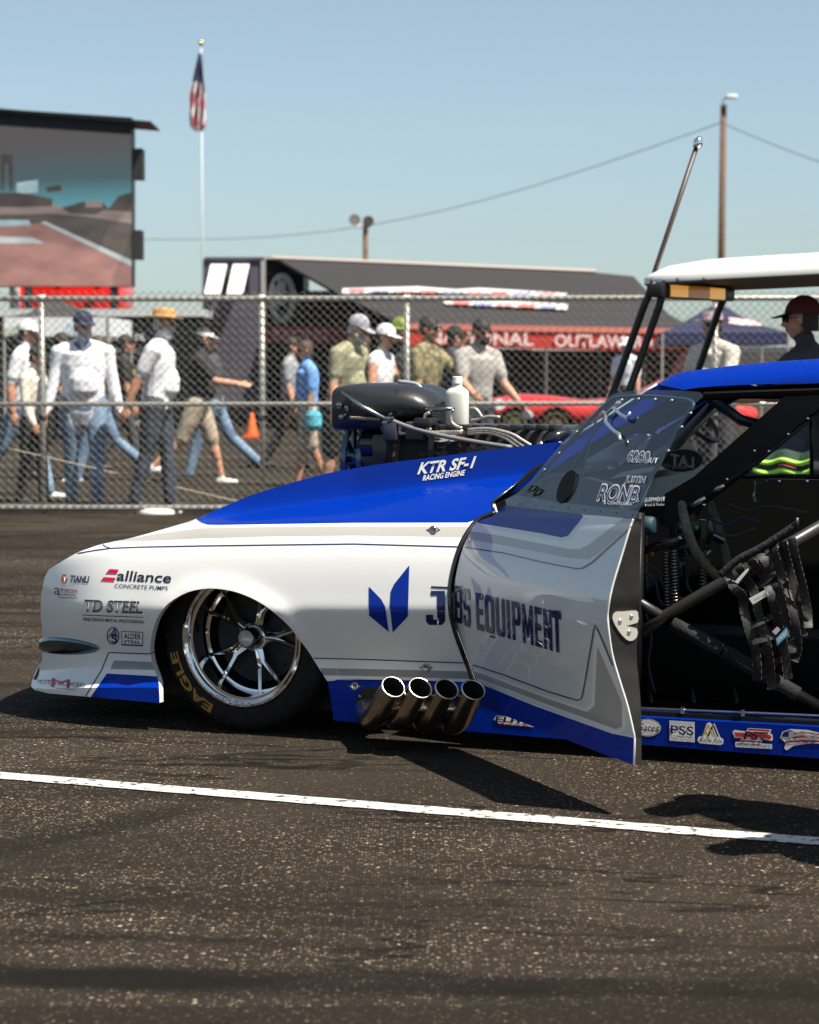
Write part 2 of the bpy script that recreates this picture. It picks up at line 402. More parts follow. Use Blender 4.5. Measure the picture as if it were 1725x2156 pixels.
# painted line, worn edges
def line_paint():
    m = bpy.data.materials.new('line_paint'); m.use_nodes = True; t = m.node_tree; b = t.nodes['Principled BSDF']; L = t.links.new; N = t.nodes.new
    tc = N('ShaderNodeTexCoord'); n1 = N('ShaderNodeTexNoise'); n1.inputs['Scale'].default_value = 30; n1.inputs['Detail'].default_value = 7
    L(tc.outputs['Object'], n1.inputs['Vector']); r = N('ShaderNodeValToRGB'); e = r.color_ramp.elements
    e[0].position = 0.36; e[0].color = (0.05, 0.042, 0.036, 1); e[1].position = 0.45; e[1].color = (0.56, 0.545, 0.52, 1); L(n1.outputs[0], r.inputs[0]); L(r.outputs[0], b.inputs['Base Color'])
    b.inputs['Roughness'].default_value = 0.7
    bp = N('ShaderNodeBump'); bp.inputs['Strength'].default_value = 0.5; bp.inputs['Distance'].default_value = 0.004; n2 = N('ShaderNodeTexNoise'); n2.inputs['Scale'].default_value = 150
    L(tc.outputs['Object'], n2.inputs['Vector']); L(n2.outputs[0], bp.inputs['Height']); L(bp.outputs[0], b.inputs['Normal']); return m
A, B = gnd(0, 1634.5), gnd(1725, 1774); d = (B - A).normalized(); nn = Vector((-d.y, d.x, 0)); lm = MB(); r0 = []; r1 = []
for i in range(400):
    p = A + d * (-6 + i * 0.05); jit = random.uniform(-0.004, 0.004)
    hw = 0.047
    r0.append(p + nn * (hw + jit) + Vector((0, 0, 0.004))); r1.append(p - nn * (hw + random.uniform(-0.004, 0.004)) + Vector((0, 0, 0.004)))
lm.grid([r0, r1]); setp(lm.build('road_marking', line_paint()), 'white painted line across the asphalt in front of the car', 'marking', kind='structure')

# ================================================================== BACKGROUND
FY = 18.9
fence = empty('chain_link_fence', (0, FY, 0), 'galvanised chain link fence with pipe rails behind the race car', 'fence')
zt, zm, zb = dep(862, 628, FY).z, dep(862, 850, FY).z, dep(862, 1068, FY).z
for z_, r_ in ((zt, .025), (zm, .022), (zb, .026)):
    m = MB(); m.tube([(-6.5, FY, z_), (-2, FY, z_ - .004), (2, FY, z_ + .003), (6.5, FY, z_)], r_, 10); m.build('rail', GALV, fence, smooth=True)
for x in (-420, 90, 553, 857, 1180 if False else 1505, 2060):
    X = dep(x, 900, FY).x; m = MB(); m.tube([(X, FY + .01, 0), (X, FY + .01, zt)], .026, 10); m.build('post', GALV, fence, smooth=True)
    m = MB(); m.lathe([(-.03, .034), (.03, .034), (.034, .028)], (X, FY + .01, zt), (1, 0, 0), 12); m.build('rail_coupling', GALV, fence, smooth=True)
    m = MB(); m.lathe([(-.02, .033), (.02, .033)], (X, FY + .01, zm - .12), (0, 0, 1), 10); m.build('post_clamp', BLACK, fence)
# woven zig-zag wires
m = MB(); p = .072; z0, z1 = zb - .01, zt + .065; nst = int((z1 - z0) / (p / 2)); X = -6.3; i = 0
while X < 6.3:
    pts = []
    for k in range(nst + 1):
        sgn = 1 if (k + i) % 2 else -1; pts.append((X + sgn * p * .25, FY - .03 + (.0025 if k % 2 else -.0025), z0 + k * p / 2))
    m.tube(pts, .0028, 4, caps=False); X += p * .5 * 1.0; i += 1
wm = m.build('wire_mesh', mat('mesh_wire', (.17, .165, .15), .5, .2), fence, recalc=False); wm['kind'] = 'stuff'
# foot plate lying by the fence, and guy rope
m = MB(); q = gnd(335, 1080); m.lathe([(0, .20), (.03, .20), (.045, .17), (.05, .03), (.05, .0001)], q, (0, 0, 1), 28); m.build('weight_disc', mat('weight_white', (.72, .70, .64), .6), fence, smooth=True)
m = MB(); a = dep(-60, 926, FY + .35); b = gnd(520, 1060); m.tube([a.lerp(b, i / 8) for i in range(9)], .006, 6); setp(m.build('guy_rope', mat('rope', (.42, .36, .28), .8)), 'thin pale guy rope slanting down to the ground behind the fence', 'rope')

def pbox(name, x0, y0, x1, y1, Y, dY, mt, par=None, bv=0.0):
    a = dep(x0, y1, Y); b = dep(x1, y0, Y); m = MB(); m.box(((a.x + b.x) / 2, Y + dY / 2, (a.z + b.z) / 2), (b.x - a.x, dY, b.z - a.z)); o = m.build(name, mt, par)
    if bv: bevel(o, bv)
    return o
# ---- video board
SX = lambda x, y, off=0.0: dep(x, y, 47.0 - off + (x - 277) * -.004)
vb = empty('video_board', (dep(100, 700, 47).x, 47.5, 0), 'large outdoor video screen showing the drag strip above the fence', 'video screen')
def emis(name, col, k=1.0):
    m = mat(name, col, .5, emit=k); t = m.node_tree; N = t.nodes.new; L = t.links.new; tc = N('ShaderNodeTexCoord'); nz = N('ShaderNodeTexNoise'); nz.inputs['Scale'].default_value = 2.2; nz.inputs['Detail'].default_value = 6
    mp = N('ShaderNodeMapping'); mp.inputs['Scale'].default_value = (.6, 1, 1.6); L(tc.outputs['Object'], mp.inputs[0]); L(mp.outputs[0], nz.inputs['Vector']); r = N('ShaderNodeValToRGB'); e = r.color_ramp.elements; e[0].position = .32; e[1].position = .68; e[0].color = (*[c * .55 for c in col], 1); e[1].color = (*[min(1, c * 1.35) for c in col], 1)
    L(nz.outputs[0], r.inputs[0]); L(r.outputs[0], t.nodes['Principled BSDF'].inputs['Emission Color']); return m
def scr(name, c0, c1, z0, z1):
    m = bpy.data.materials.new(name); m.use_nodes = True; t = m.node_tree; b = t.nodes['Principled BSDF']; N = t.nodes.new; L = t.links.new
    g = N('ShaderNodeNewGeometry'); s = N('ShaderNodeSeparateXYZ'); L(g.outputs['Position'], s.inputs[0]); r = N('ShaderNodeMapRange'); r.inputs[1].default_value = z0; r.inputs[2].default_value = z1; L(s.outputs[2], r.inputs[0])
    cr = N('ShaderNodeValToRGB'); e = cr.color_ramp.elements; e[0].color = (*c0, 1); e[1].color = (*c1, 1); e.new(.45).color = (*srgb(80, 105, 112), 1); L(r.outputs[0], cr.inputs[0])
    b.inputs['Base Color'].default_value = (.01, .01, .01, 1); L(cr.outputs[0], b.inputs['Emission Color']); b.inputs['Emission Strength'].default_value = .42; return m
SKYM = scr('screen_sky', srgb(105, 175, 185), srgb(98, 92, 92), dep(100, 440, 47).z, dep(100, 290, 47).z)
sm = [SKYM, emis('screen_track', srgb(82, 74, 68), .42), emis('screen_red', srgb(142, 104, 96), .42), emis('screen_line', srgb(165, 170, 168), .42), emis('screen_dark', srgb(72, 64, 60), .42), emis('screen_pale', srgb(150, 172, 172), .42), emis('screen_wall', srgb(128, 112, 106), .42)]
panel('screen', [(-160, 250), (-60, 260), (0, 264), (277, 283), (277, 603), (0, 602), (-160, 601)], SX, sm, vb,
      [([(-160, 430), (0, 428), (277, 440), (277, 603), (-160, 603)], 1), ([(-160, 425), (0, 420), (60, 415), (110, 430), (150, 438), (277, 446), (277, 470), (180, 455), (100, 450), (-160, 455)], 6), ([(-160, 480), (90, 470), (277, 560), (277, 603), (-160, 603)], 2), ([(86, 468), (96, 466), (277, 548), (277, 560)], 3),
       ([(-160, 463), (60, 463), (66, 474), (-160, 482)], 5), ([(-160, 493), (70, 500), (95, 512), (-160, 510)], 3), ([(2, 325), (27, 325), (27, 400), (20, 400), (18, 345), (10, 345), (8, 400), (2, 400)], 4), ([(228, 440), (250, 412), (277, 405), (277, 446)], 4), ([(95, 395), (128, 388), (130, 402), (100, 404)], 4), ([(35, 385), (80, 378), (80, 405), (35, 408)], 5), ([(130, 438), (170, 425), (215, 425), (228, 438), (200, 452), (150, 450)], 4), ([(180, 425), (195, 422), (215, 424), (215, 436), (180, 436)], 6), ([(-160, 410), (40, 405), (110, 418), (110, 434), (-160, 440)], 4)], step=(40, 40))
m = MB(); q = [SX(-160, 218), SX(277, 247), SX(277, 283), SX(-160, 250)]; m.prism(q, (0, .6, 0)); m.build('header', mat('header_navy', (.004, .007, .016), .5), vb)
m = MB(); q = [SX(-160, 214, .5), SX(318, 255, .5), SX(318, 259, .5), SX(-160, 220, .5)]; m.prism(q, (0, 1.6, 0)); m.build('roof', BLACK, vb)
m = MB(); q = [SX(-160, 250, -.05), SX(278, 283, -.05), SX(278, 603, -.05), SX(-160, 603, -.05)]; m.prism(q, (0, .55, 0)); m.build('cabinet', BLACK, vb)
for (x0, y0, x1, y1) in ((279, 312, 299, 376), (279, 484, 297, 545)): pbox('loudspeaker', x0, y0, x1, y1, 46.8, .5, mat('speaker_black', (.01, .01, .01), .7), vb)
for x in (-100, 60, 240): m = MB(); a = dep(x, 603, 47.3); m.tube([(a.x, 47.3, 0), a], .09, 8); m.build('support_leg', BLACK, vb)

# ---- flag pole
Yf = 82.0; a = dep(425, 300, Yf); top = dep(428, 95, Yf)
fp = empty('flagpole', (a.x, Yf, 0), 'tall white flagpole with a limp striped flag', 'flagpole'); m = MB(); m.tube([(a.x, Yf, 0), (a.x, Yf, top.z)], [.036, .022], 8); m.build('pole', mat('pole_white', (.66, .68, .68), .5), fp, smooth=True)
m = MB(); m.lathe([(-.1, .001), (-.05, .09), (.05, .09), (.1, .001)], (a.x, Yf, top.z + .08), (0, 0, 1), 10); m.build('finial', mat('gold', (.6, .4, .1), .3, 1.0), fp, smooth=True)
FR = mat('flag_red', (.62, .17, .17), .8); FW = mat('flag_white', (.74, .72, .72), .8); FB = mat('flag_navy', (.12, .13, .26), .8)
m = MB(); z0, z1 = dep(425, 276, Yf).z, dep(425, 112, Yf).z; n = 40; px_w = Yf / FP; rows = []
for i in range(n + 1):
    t = i / n; zz = z1 + (z0 - z1) * t; c_ = (-2 - 6 * min(1, t * 1.6)) * px_w; hw = (3 + 13 * min(1, t * 2.0) ** 1.1) * px_w * (1 - max(0, t - .93) * 8); rows.append([(a.x + c_ + hw * math.sin(-1.4 + 2.8 * k / 12), Yf - .1 + .26 * math.cos(k * 1.7 + t * 5) , zz) for k in range(13)])
m.grid(rows); o = m.build('flag', [FW, FR, FB], fp, smooth=True, recalc=False)
for i, pl_ in enumerate(o.data.polygons):
    r_, k = divmod(i, 12); pl_.material_index = 2 if r_ < 15 else (1 if ((k * 1.0 + r_ * .42) % 4.2) < 1.9 else 0)
# ---- timber poles and wire
WOOD = mat('pole_timber', (.17, .095, .055), .85, noise=(6, (.10, .06, .04), .35, .65))
Yu = 106.0; b = dep(1519, 500, Yu); tz = dep(1521, 220, Yu).z
up_ = empty('utility_pole', (b.x, Yu, 0), 'tall timber utility pole with a lamp arm on top', 'utility pole'); m = MB(); m.tube([(b.x, Yu, 0), (b.x + .05, Yu, tz)], [.19, .15], 10); m.build('pole', WOOD, up_, smooth=True)
m = MB(); m.tube(smoothpts([dep(1521, 226, Yu - .3), dep(1524, 210, Yu - .3), dep(1532, 203, Yu - .3), dep(1540, 203, Yu - .3)], 3), .05, 6); m.build('lamp_arm', GALV, up_, smooth=True)
m = MB(); m.box(dep(1541, 203, Yu - .3), (.55, .3, .2)); bevel(m.build('lamp_head', WHITE, up_), .05)
Yl = 104.0; b2 = dep(770, 520, Yl); fl = empty('floodlight_pole', (b2.x, Yl, 0), 'short timber pole carrying two floodlights above the awning', 'floodlight'); m = MB(); m.tube([(b2.x, Yl, 0), (b2.x, Yl, dep(770, 468, Yl).z)], .13, 8); m.build('pole', WOOD, fl, smooth=True)
m = MB(); m.tube([dep(748, 476, Yl - .2), dep(778, 478, Yl - .2)], .06, 6); m.build('cross_arm', GALV, fl)
for x, y, mt in ((747, 462, (.42, .38, .32)), (776, 465, (.16, .13, .10))):
    m = MB(); q = dep(x, y, Yl - .5); m.lathe([(-.14, .26), (0, .24), (.25, .10), (.25, .001)], q, (0, 1, .2), 12); m.lathe([(-.13, .0001), (-.13, .22)], q, (0, 1, .2), 12); m.build('lamp', mat('lamp_%d' % x, mt, .5), fl, smooth=True)
m = MB(); A = dep(1519, 258, Yu - .25); Bq = dep(250, 503, Yu + 30); Cq = dep(2300, 440, Yu - 30); 
pts = [A.lerp(Bq, i / 24) - Vector((0, 0, 1.9 * math.sin(math.pi * i / 24))) for i in range(24, -1, -1)] + [A.lerp(Cq, i / 14) - Vector((0, 0, .8 * math.sin(math.pi * i / 14))) for i in range(1, 15)]
m.tube(pts, .022, 6); setp(m.build('power_line', mat('wire_grey', (.12, .13, .14), .6)), 'grey overhead power line strung from the utility pole across the sky', 'power line')

# ---- race hauler with its awning
HG = mat('hauler_grey', (.11, .10, .125), .5, spec=.2, noise=(.5, (.05, .045, .06), .3, .75)); HB = mat('hauler_black', (.007, .007, .008), .5, spec=.15); AWN = mat('awning_grey', (.024, .021, .023), .85); VAL = mat('valance_red', (.50, .030, .018), .8)
Yh = 46.0; hl = empty('race_hauler', (dep(560, 800, Yh).x, Yh, 0), 'grey and black race hauler trailer with two propped white hatches', 'trailer')
pbox('rear_wall', 430, 547, 553, 892, Yh, .3, HG, hl); pbox('side_wall', 556, 545, 640, 892, Yh + .3, 2.4, HB, hl); pbox('lower_side_wall', 640, 612, 1020, 892, Yh + .3, 2.4, HB, hl); pbox('corner_post', 551, 541, 558, 893, Yh - .04, .3, mat('corner_alloy', (.5, .48, .46), .4, .5), hl); pbox('roof_rail', 430, 541, 556, 547, Yh - .05, .4, HG, hl); pbox('roof_edge', 556, 540, 636, 545, Yh + .2, 2.5, mat('roof_edge', (.42, .36, .33), .5), hl); pbox('belly', 430, 892, 1020, 905, Yh + .1, 2.6, BLACK, hl)
for x0 in (434, 481):
    m = MB(); q = [dep(x0 - 4, 619, Yh - .9), dep(x0 + 30, 619, Yh - .9), dep(x0 + 44, 556, Yh - .05), dep(x0 + 10, 556, Yh - .05)]; m.prism(q, (0, .05, 0)); m.build('hatch', mat('hatch_white', (.72, .72, .70), .5), hl); pbox('hatch_opening', x0 + 8, 556, x0 + 44, 620, Yh - .01, .05, BLACK, hl)
SHD = lambda x, y: dep(x, y, Yh + .28); stroke('ring_logo', ell(594, 627, 23, 46), 13, SHD, mat('logo_grey', (.36, .36, .36), .6), hl, 10, True); lettering('lettering', '1', SHD, (578, 640), (602, 640), 48, MAT['logo_grey'], hl, bold=.03)
panel('red_band', [(560, 686), (780, 686), (780, 728), (560, 722)], SHD, [mat('hauler_red', (.30, .025, .03), .5)], hl, step=(60, 60)); lettering('lettering', 'RACING', lambda x, y: dep(x, y, Yh + .26), (575, 712), (690, 714), 18, mat('pale_pink', (.6, .35, .33), .6), hl, bold=.02)
for x in (470, 1000): m = MB(); m.lathe([(-.1, .0001), (-.1, .45), (.15, .45), (.15, .0001)], dep(x, 888, Yh - .05) * 1.0, (0, 1, 0), 20); m.build('tyre', RUBBER, hl)
aw = empty('awning', (dep(1150, 800, 43).x, 41.5, 0), 'dark grey hauler awning with a red lettered valance', 'awning')
Ya, Yb = 46.2, 40.6
A0, A1, A2, A3 = dep(585, 545, Ya), dep(1255, 574, Ya), dep(1466, 694, Yb), dep(850, 686, Yb)
n_ = (A1 - A0).cross(A3 - A0).normalized(); n_ = n_ if n_.dot(CAM - A0) > 0 else -n_
SA = lambda x, y, off=.0: onp(x, y, A0 + n_ * off, n_)
panel('canopy', [(585, 545), (1255, 573.5), (1310, 604), (1466, 694), (1150, 689), (850, 684), (725, 624)], SA, [AWN, AWN], aw, step=(60, 40), rim=-n_ * .06)
m = MB(); rd = SA(1255, 573.5); m.add([rd, SA(1466, 694), (rd.x + 2.2, rd.y + 2, SA(1466, 694).z), (rd.x + 1, rd.y + 2, rd.z)], [(0, 1, 2, 3)]); m.build('canopy_end', AWN, aw)
m = MB(); m.tube([SA(575, 543, .03), SA(1255, 571.5, .03)], .05, 6); m.build('ridge_trim', mat('ridge_tan', (.42, .34, .30), .6), aw)
# sponsor strip lying on the slope
panel('sponsor_strip', [(722, 607), (880, 603), (960, 609), (1010, 606), (1195, 617), (1190, 625), (1000, 617), (860, 614), (720, 618)], lambda x, y: SA(x, y, .05), [mat('strip_white', (.60, .56, .56), .7)], aw, step=(60, 30))
panel('sponsor_strip', [(930, 633), (1000, 630), (1090, 634), (1196, 640), (1194, 652), (1080, 646), (1000, 642), (940, 640)], lambda x, y: SA(x, y, .05), [mat('strip_white', (.60, .56, .56), .7)], aw, step=(60, 30))
for k in range(5): panel('sponsor_patch', [(955 + 46 * k, 634 + k * 1.8), (990 + 46 * k, 635 + k * 1.8), (988 + 46 * k, 641 + k * 2), (953 + 46 * k, 640 + k * 2)], lambda x, y: SA(x, y, .07), [(mat('strip_red', (.62, .16, .14), .6), mat('strip_blue', (.30, .33, .50), .6), mat('strip_pink', (.62, .30, .30), .6))[k % 3]], aw, step=(60, 30))
for x0, s, mt in ((735, 'SPONSOR', VAL), (900, 'OIL', mat('strip_blue', (.08, .12, .4), .6)), (1040, 'PERFORMANCE', VAL)): pass
for k in range(9): panel('sponsor_patch', [(735 + 50 * k, 608 + k * .9), (770 + 50 * k, 608 + k * .9), (768 + 50 * k, 613 + k * 1.2), (733 + 50 * k, 613 + k * 1.2)], lambda x, y: SA(x, y, .07), [(mat('strip_red', (.62, .16, .14), .6), mat('strip_blue', (.30, .33, .50), .6), mat('strip_pink', (.62, .30, .30), .6))[k % 3]], aw, step=(60, 30))
V0, V1 = SA(852, 685, 0), SA(1468, 695, 0)
SV = lambda x, y, off=.0: dep(x, y, V0.y - off + .02)
panel('valance', [(850, 683), (1150, 688), (1470, 694), (1470, 742), (1150, 735), (850, 727)], SV, [VAL], aw, step=(60, 40)); panel('valance_band', [(850, 681), (1150, 686), (1470, 692), (1470, 703), (1150, 698), (850, 692)], lambda x, y: SV(x, y, .03), [mat('valance_salmon', (.66, .20, .15), .8)], aw, step=(60, 40))
TXW = mat('valance_text', (.78, .62, .58), .7)
for s, a_, b_ in (('NATIONAL', (900, 722), (1124, 727)), ('OUTLAW', (1168, 729), (1316, 731)), ('RACERS', (1334, 732), (1464, 735))): lettering('lettering', s, lambda x, y: SV(x, y, .04), a_, b_, 25, TXW, aw, bold=.03)
for x in (855, 1150, 1466): q = dep(x, 720, V0.y + .05); m = MB(); m.tube([(q.x, q.y, 0), (q.x, q.y, q.z)], .035, 6); m.build('awning_leg', mat('leg_grey', (.12, .11, .11), .6), aw)
# things in the shade under the awning
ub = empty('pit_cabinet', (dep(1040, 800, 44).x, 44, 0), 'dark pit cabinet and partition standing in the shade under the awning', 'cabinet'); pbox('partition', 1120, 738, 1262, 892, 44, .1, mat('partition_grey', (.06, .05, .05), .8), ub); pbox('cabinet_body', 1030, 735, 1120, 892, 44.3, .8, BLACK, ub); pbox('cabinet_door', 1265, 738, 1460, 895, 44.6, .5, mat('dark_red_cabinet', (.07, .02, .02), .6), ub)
# ---- dark stacker trailer on the left with logos, red cab behind
DK = mat('stacker_dark', (.010, .0125, .011), .5, spec=.15); st = empty('stacker_trailer', (dep(200, 800, 44).x, 44, 0), 'dark green stacker trailer with yellow animal logo behind the walkers', 'trailer')
pbox('side_wall', -220, 666, 428, 888, 44, 2.5, DK, st); pbox('roof_beam', -220, 650, 428, 666, 43.95, 2.6, mat('beam_pale', (.52, .54, .54), .6), st); pbox('skirt_rail', 232, 886, 320, 894, 43.9, .2, mat('skirt_alloy', (.4, .38, .36), .4, .4), st); pbox('ramp', 292, 894, 322, 916, 43.6, 1.2, mat('ramp_timber', (.42, .27, .12), .7), st); pbox('underbody', -220, 888, 428, 912, 44.3, 2, BLACK, st)
SST = lambda x, y: dep(x, y, 43.96)
lettering('lettering', 'PERFORMANCE', SST, (214, 716), (262, 717), 12, VWHT, st, bold=.02); lettering('lettering', 'OIL', SST, (284, 715), (306, 716), 12, VWHT, st, bold=.02); lettering('lettering', 'SOC', SST, (238, 742), (298, 744), 9, VGRY, st, bold=.02)
panel('logo_dot', ell(271, 712, 7, 10), SST, [VDKR], st, step=(10, 10))
panel('animal_logo', [(243, 783), (262, 780), (268, 784), (280, 775), (284, 776), (284, 788), (272, 795), (267, 803), (266, 809), (262, 809), (260, 801), (250, 802), (247, 810), (243, 809)], SST, [mat('logo_yellow', (.70, .60, .02), .5)], st, step=(20, 20)); panel('round_logo', ell(258, 818, 13, 11), SST, [mat('logo_cream', (.55, .54, .48), .6)], st, step=(20, 20))
for x in (20, 60): m = MB(); m.lathe([(-.1, .0001), (-.1, .45), (.15, .45), (.15, .0001)], dep(x, 890, 43.9), (0, 1, 0), 18); m.build('tyre', RUBBER, st)
rc = empty('red_hauler', (dep(150, 700, 50).x, 50, 0), 'bright red hauler roof showing under the video screen', 'truck'); REDP = mat('hauler_bright_red', (.72, .012, .008), .35, coat=.4)
pbox('cab_roof', 35, 596, 254, 660, 50, 2.4, REDP, rc, .05); pbox('side_panel', 35, 660, 254, 880, 50.05, 2.3, REDP, rc); pbox('exhaust_stack', 20, 600, 40, 660, 49.9, .3, WHITE, rc)
for x in (121, 204): m = MB(); m.lathe([(-.1, .05), (0, .12), (.1, .05)], dep(x, 599, 49.8), (0, 0, 1), 8); m.build('roof_marker', BLACK, rc)
# ---- pop-up tents
def tent(name, label, pk, x0, x1, ye, yv, Y, dpt, roofm, valm, trim=None, group='pop-up tents beyond the fence'):
    o = empty(name, (dep(pk[0], 800, Y).x, Y + dpt / 2, 0), label, 'tent', group); a, b = dep(x0, ye, Y), dep(x1, ye, Y); z_ = a.z; p = dep(pk[0], pk[1], Y + dpt / 2); c1, c2 = Vector((b.x, Y + dpt, z_)), Vector((a.x, Y + dpt, z_)); m = MB()
    for q in ((a, b), (b, c1), (c1, c2), (c2, a)):
        ms = [q[0].lerp(q[1], k / 4) for k in range(5)]; m.grid([ms, [(s.lerp(p, .5)) - Vector((0, 0, .10)) for s in ms], [p] * 5])
    m.build('roof', roofm, o, smooth=False, recalc=False); zv = dep(x0, yv, Y).z
    for q in ((a, b), (b, c1), (c1, c2), (c2, a)): m = MB(); m.add([q[0], q[1], Vector((q[1].x, q[1].y, zv)), Vector((q[0].x, q[0].y, zv))], [(0, 1, 2, 3)]); m.build('valance', valm, o)
    for q in (a, b, c1, c2): m = MB(); m.tube([(q.x, q.y, 0), q], .025, 6); m.build('leg', GALV, o)
    return o
t1 = tent('popup_tent', 'grey peaked tent with a white printed valance left of the sweater man', (112, 625), 8, 228, 668, 708, 37, 3.0, mat('tent_grey', (.035, .033, .034), .85), mat('tent_white', (.66, .68, .70), .8))
ST1 = lambda x, y: dep(x, y, 36.95); lettering('lettering', 'PARTS', ST1, (140, 697), (186, 698), 16, mat('print_blue', (.25, .40, .58), .7), t1, bold=.02); panel('valance_print', [(10, 694), (70, 672), (72, 684), (10, 708)], ST1, [mat('print_green', (.42, .50, .36), .8)], t1, step=(40, 40))
t2 = tent('popup_tent', 'navy blue peaked tent with pale logos right of the golf cart roof', (1512, 636), 1395, 1660, 700, 726, 40, 3.0, mat('tent_navy', (.012, .015, .055), .85), mat('tent_navy_dark', (.012, .016, .07), .85))
panel('roof_print', [(1535, 668), (1580, 673), (1610, 685), (1560, 684), (1535, 680)], lambda x, y: dep(x, y, 40.2 + (700 - y) * .018), [mat('print_pink', (.62, .45, .46), .8)], t2, step=(40, 40))
bd = empty('site_building', (dep(1650, 800, 75).x, 75, 0), 'low pale building with tan base behind the navy tent', 'building'); pbox('wall', 1470, 730, 2000, 742, 75, 6, mat('wall_pale', (.6, .62, .62), .7), bd); pbox('base_wall', 1470, 742, 2000, 850, 75.05, 6, mat('wall_tan', (.42, .30, .24), .8), bd); pbox('roof', 1460, 724, 2010, 730, 74.8, 6.6, mat('roof_pale', (.58, .6, .6), .6), bd)
# ---- traffic cone
q = gnd(531, 921); cn = empty('traffic_cone', q, 'orange traffic cone standing by the grey trailer', 'cone'); ORG = mat('cone_orange', (.80, .13, .012), .5); k = (q - CAM).length / FP
m = MB(); m.box(q + Vector((0, 0, .02)), (38 * k, 38 * k, .04)); m.build('base', ORG, cn); m = MB(); m.lathe([(.04, 13 * k), (50 * k, 3.6 * k), (52 * k, 2.5 * k), (52 * k, .001)], q, (0, 0, 1), 16); m.build('cone_body', ORG, cn, smooth=True)
# ---- red race car parked under the awning
q = gnd(1180, 930); Yr = q.y; rcx = empty('parked_race_car', (q.x, Yr, 0), 'low red race car with gold wheels parked behind the fence', 'race car'); RR = mat('red_car_paint', (.62, .02, .015), .3, coat=1.0); s_ = FP / Yr
def rcs(x, y): return dep(x, y, Yr)
m = MB(); rows = []
for x, yt, yb, hw in ((1000, 868, 892, .3), (1040, 838, 896, .55), (1100, 829, 900, .62), (1160, 832, 902, .66), (1235, 842, 902, .68), (1330, 836, 902, .70), (1400, 800, 902, .68), (1470, 805, 902, .66), (1560, 842, 900, .62), (1600, 860, 895, .5)):
    a, b = rcs(x, yt), rcs(x, yb); rows.append([Vector((a.x, Yr + .7 + hw * math.copysign(abs(math.cos(t)) ** .6, math.cos(t)) * -1, (a.z + b.z) / 2 + (a.z - b.z) / 2 * math.copysign(abs(math.sin(t)) ** .7, math.sin(t)))) for t in [2 * math.pi * k / 20 for k in range(20)]])
m.grid(rows, True); m.add(rows[0], [tuple(range(20))]); m.add(rows[-1], [tuple(range(20))]); m.build('body', RR, rcx, smooth=True)
for x in (1085, 1172, 1500): 
    c = rcs(x, 884); m = MB(); m.lathe([(-.0, .12), (-.0, .24), (-.04, .29), (.2, .29)], (c.x, Yr + .02, .30), (0, -1, 0), 24); w_ = m.build('tyre', RUBBER, rcx, smooth=True); m = MB(); m.lathe([(.0, .21), (.01, .19), (-.05, .10), (.02, .05), (.02, .001)], (c.x, Yr + .015, .30), (0, -1, 0), 20); m.build('gold_wheel', mat('gold_wheel', (.52, .36, .13), .3, .8), rcx, smooth=True)
for x, y, r_ in ((1052, 851, 14), (1110, 873, 13), (1076, 848, 8)): panel('number_disc', ell(x, y, r_, r_ * .8), lambda a, b: dep(a, b, Yr - .02), [VWHT], rcx, step=(14, 14))

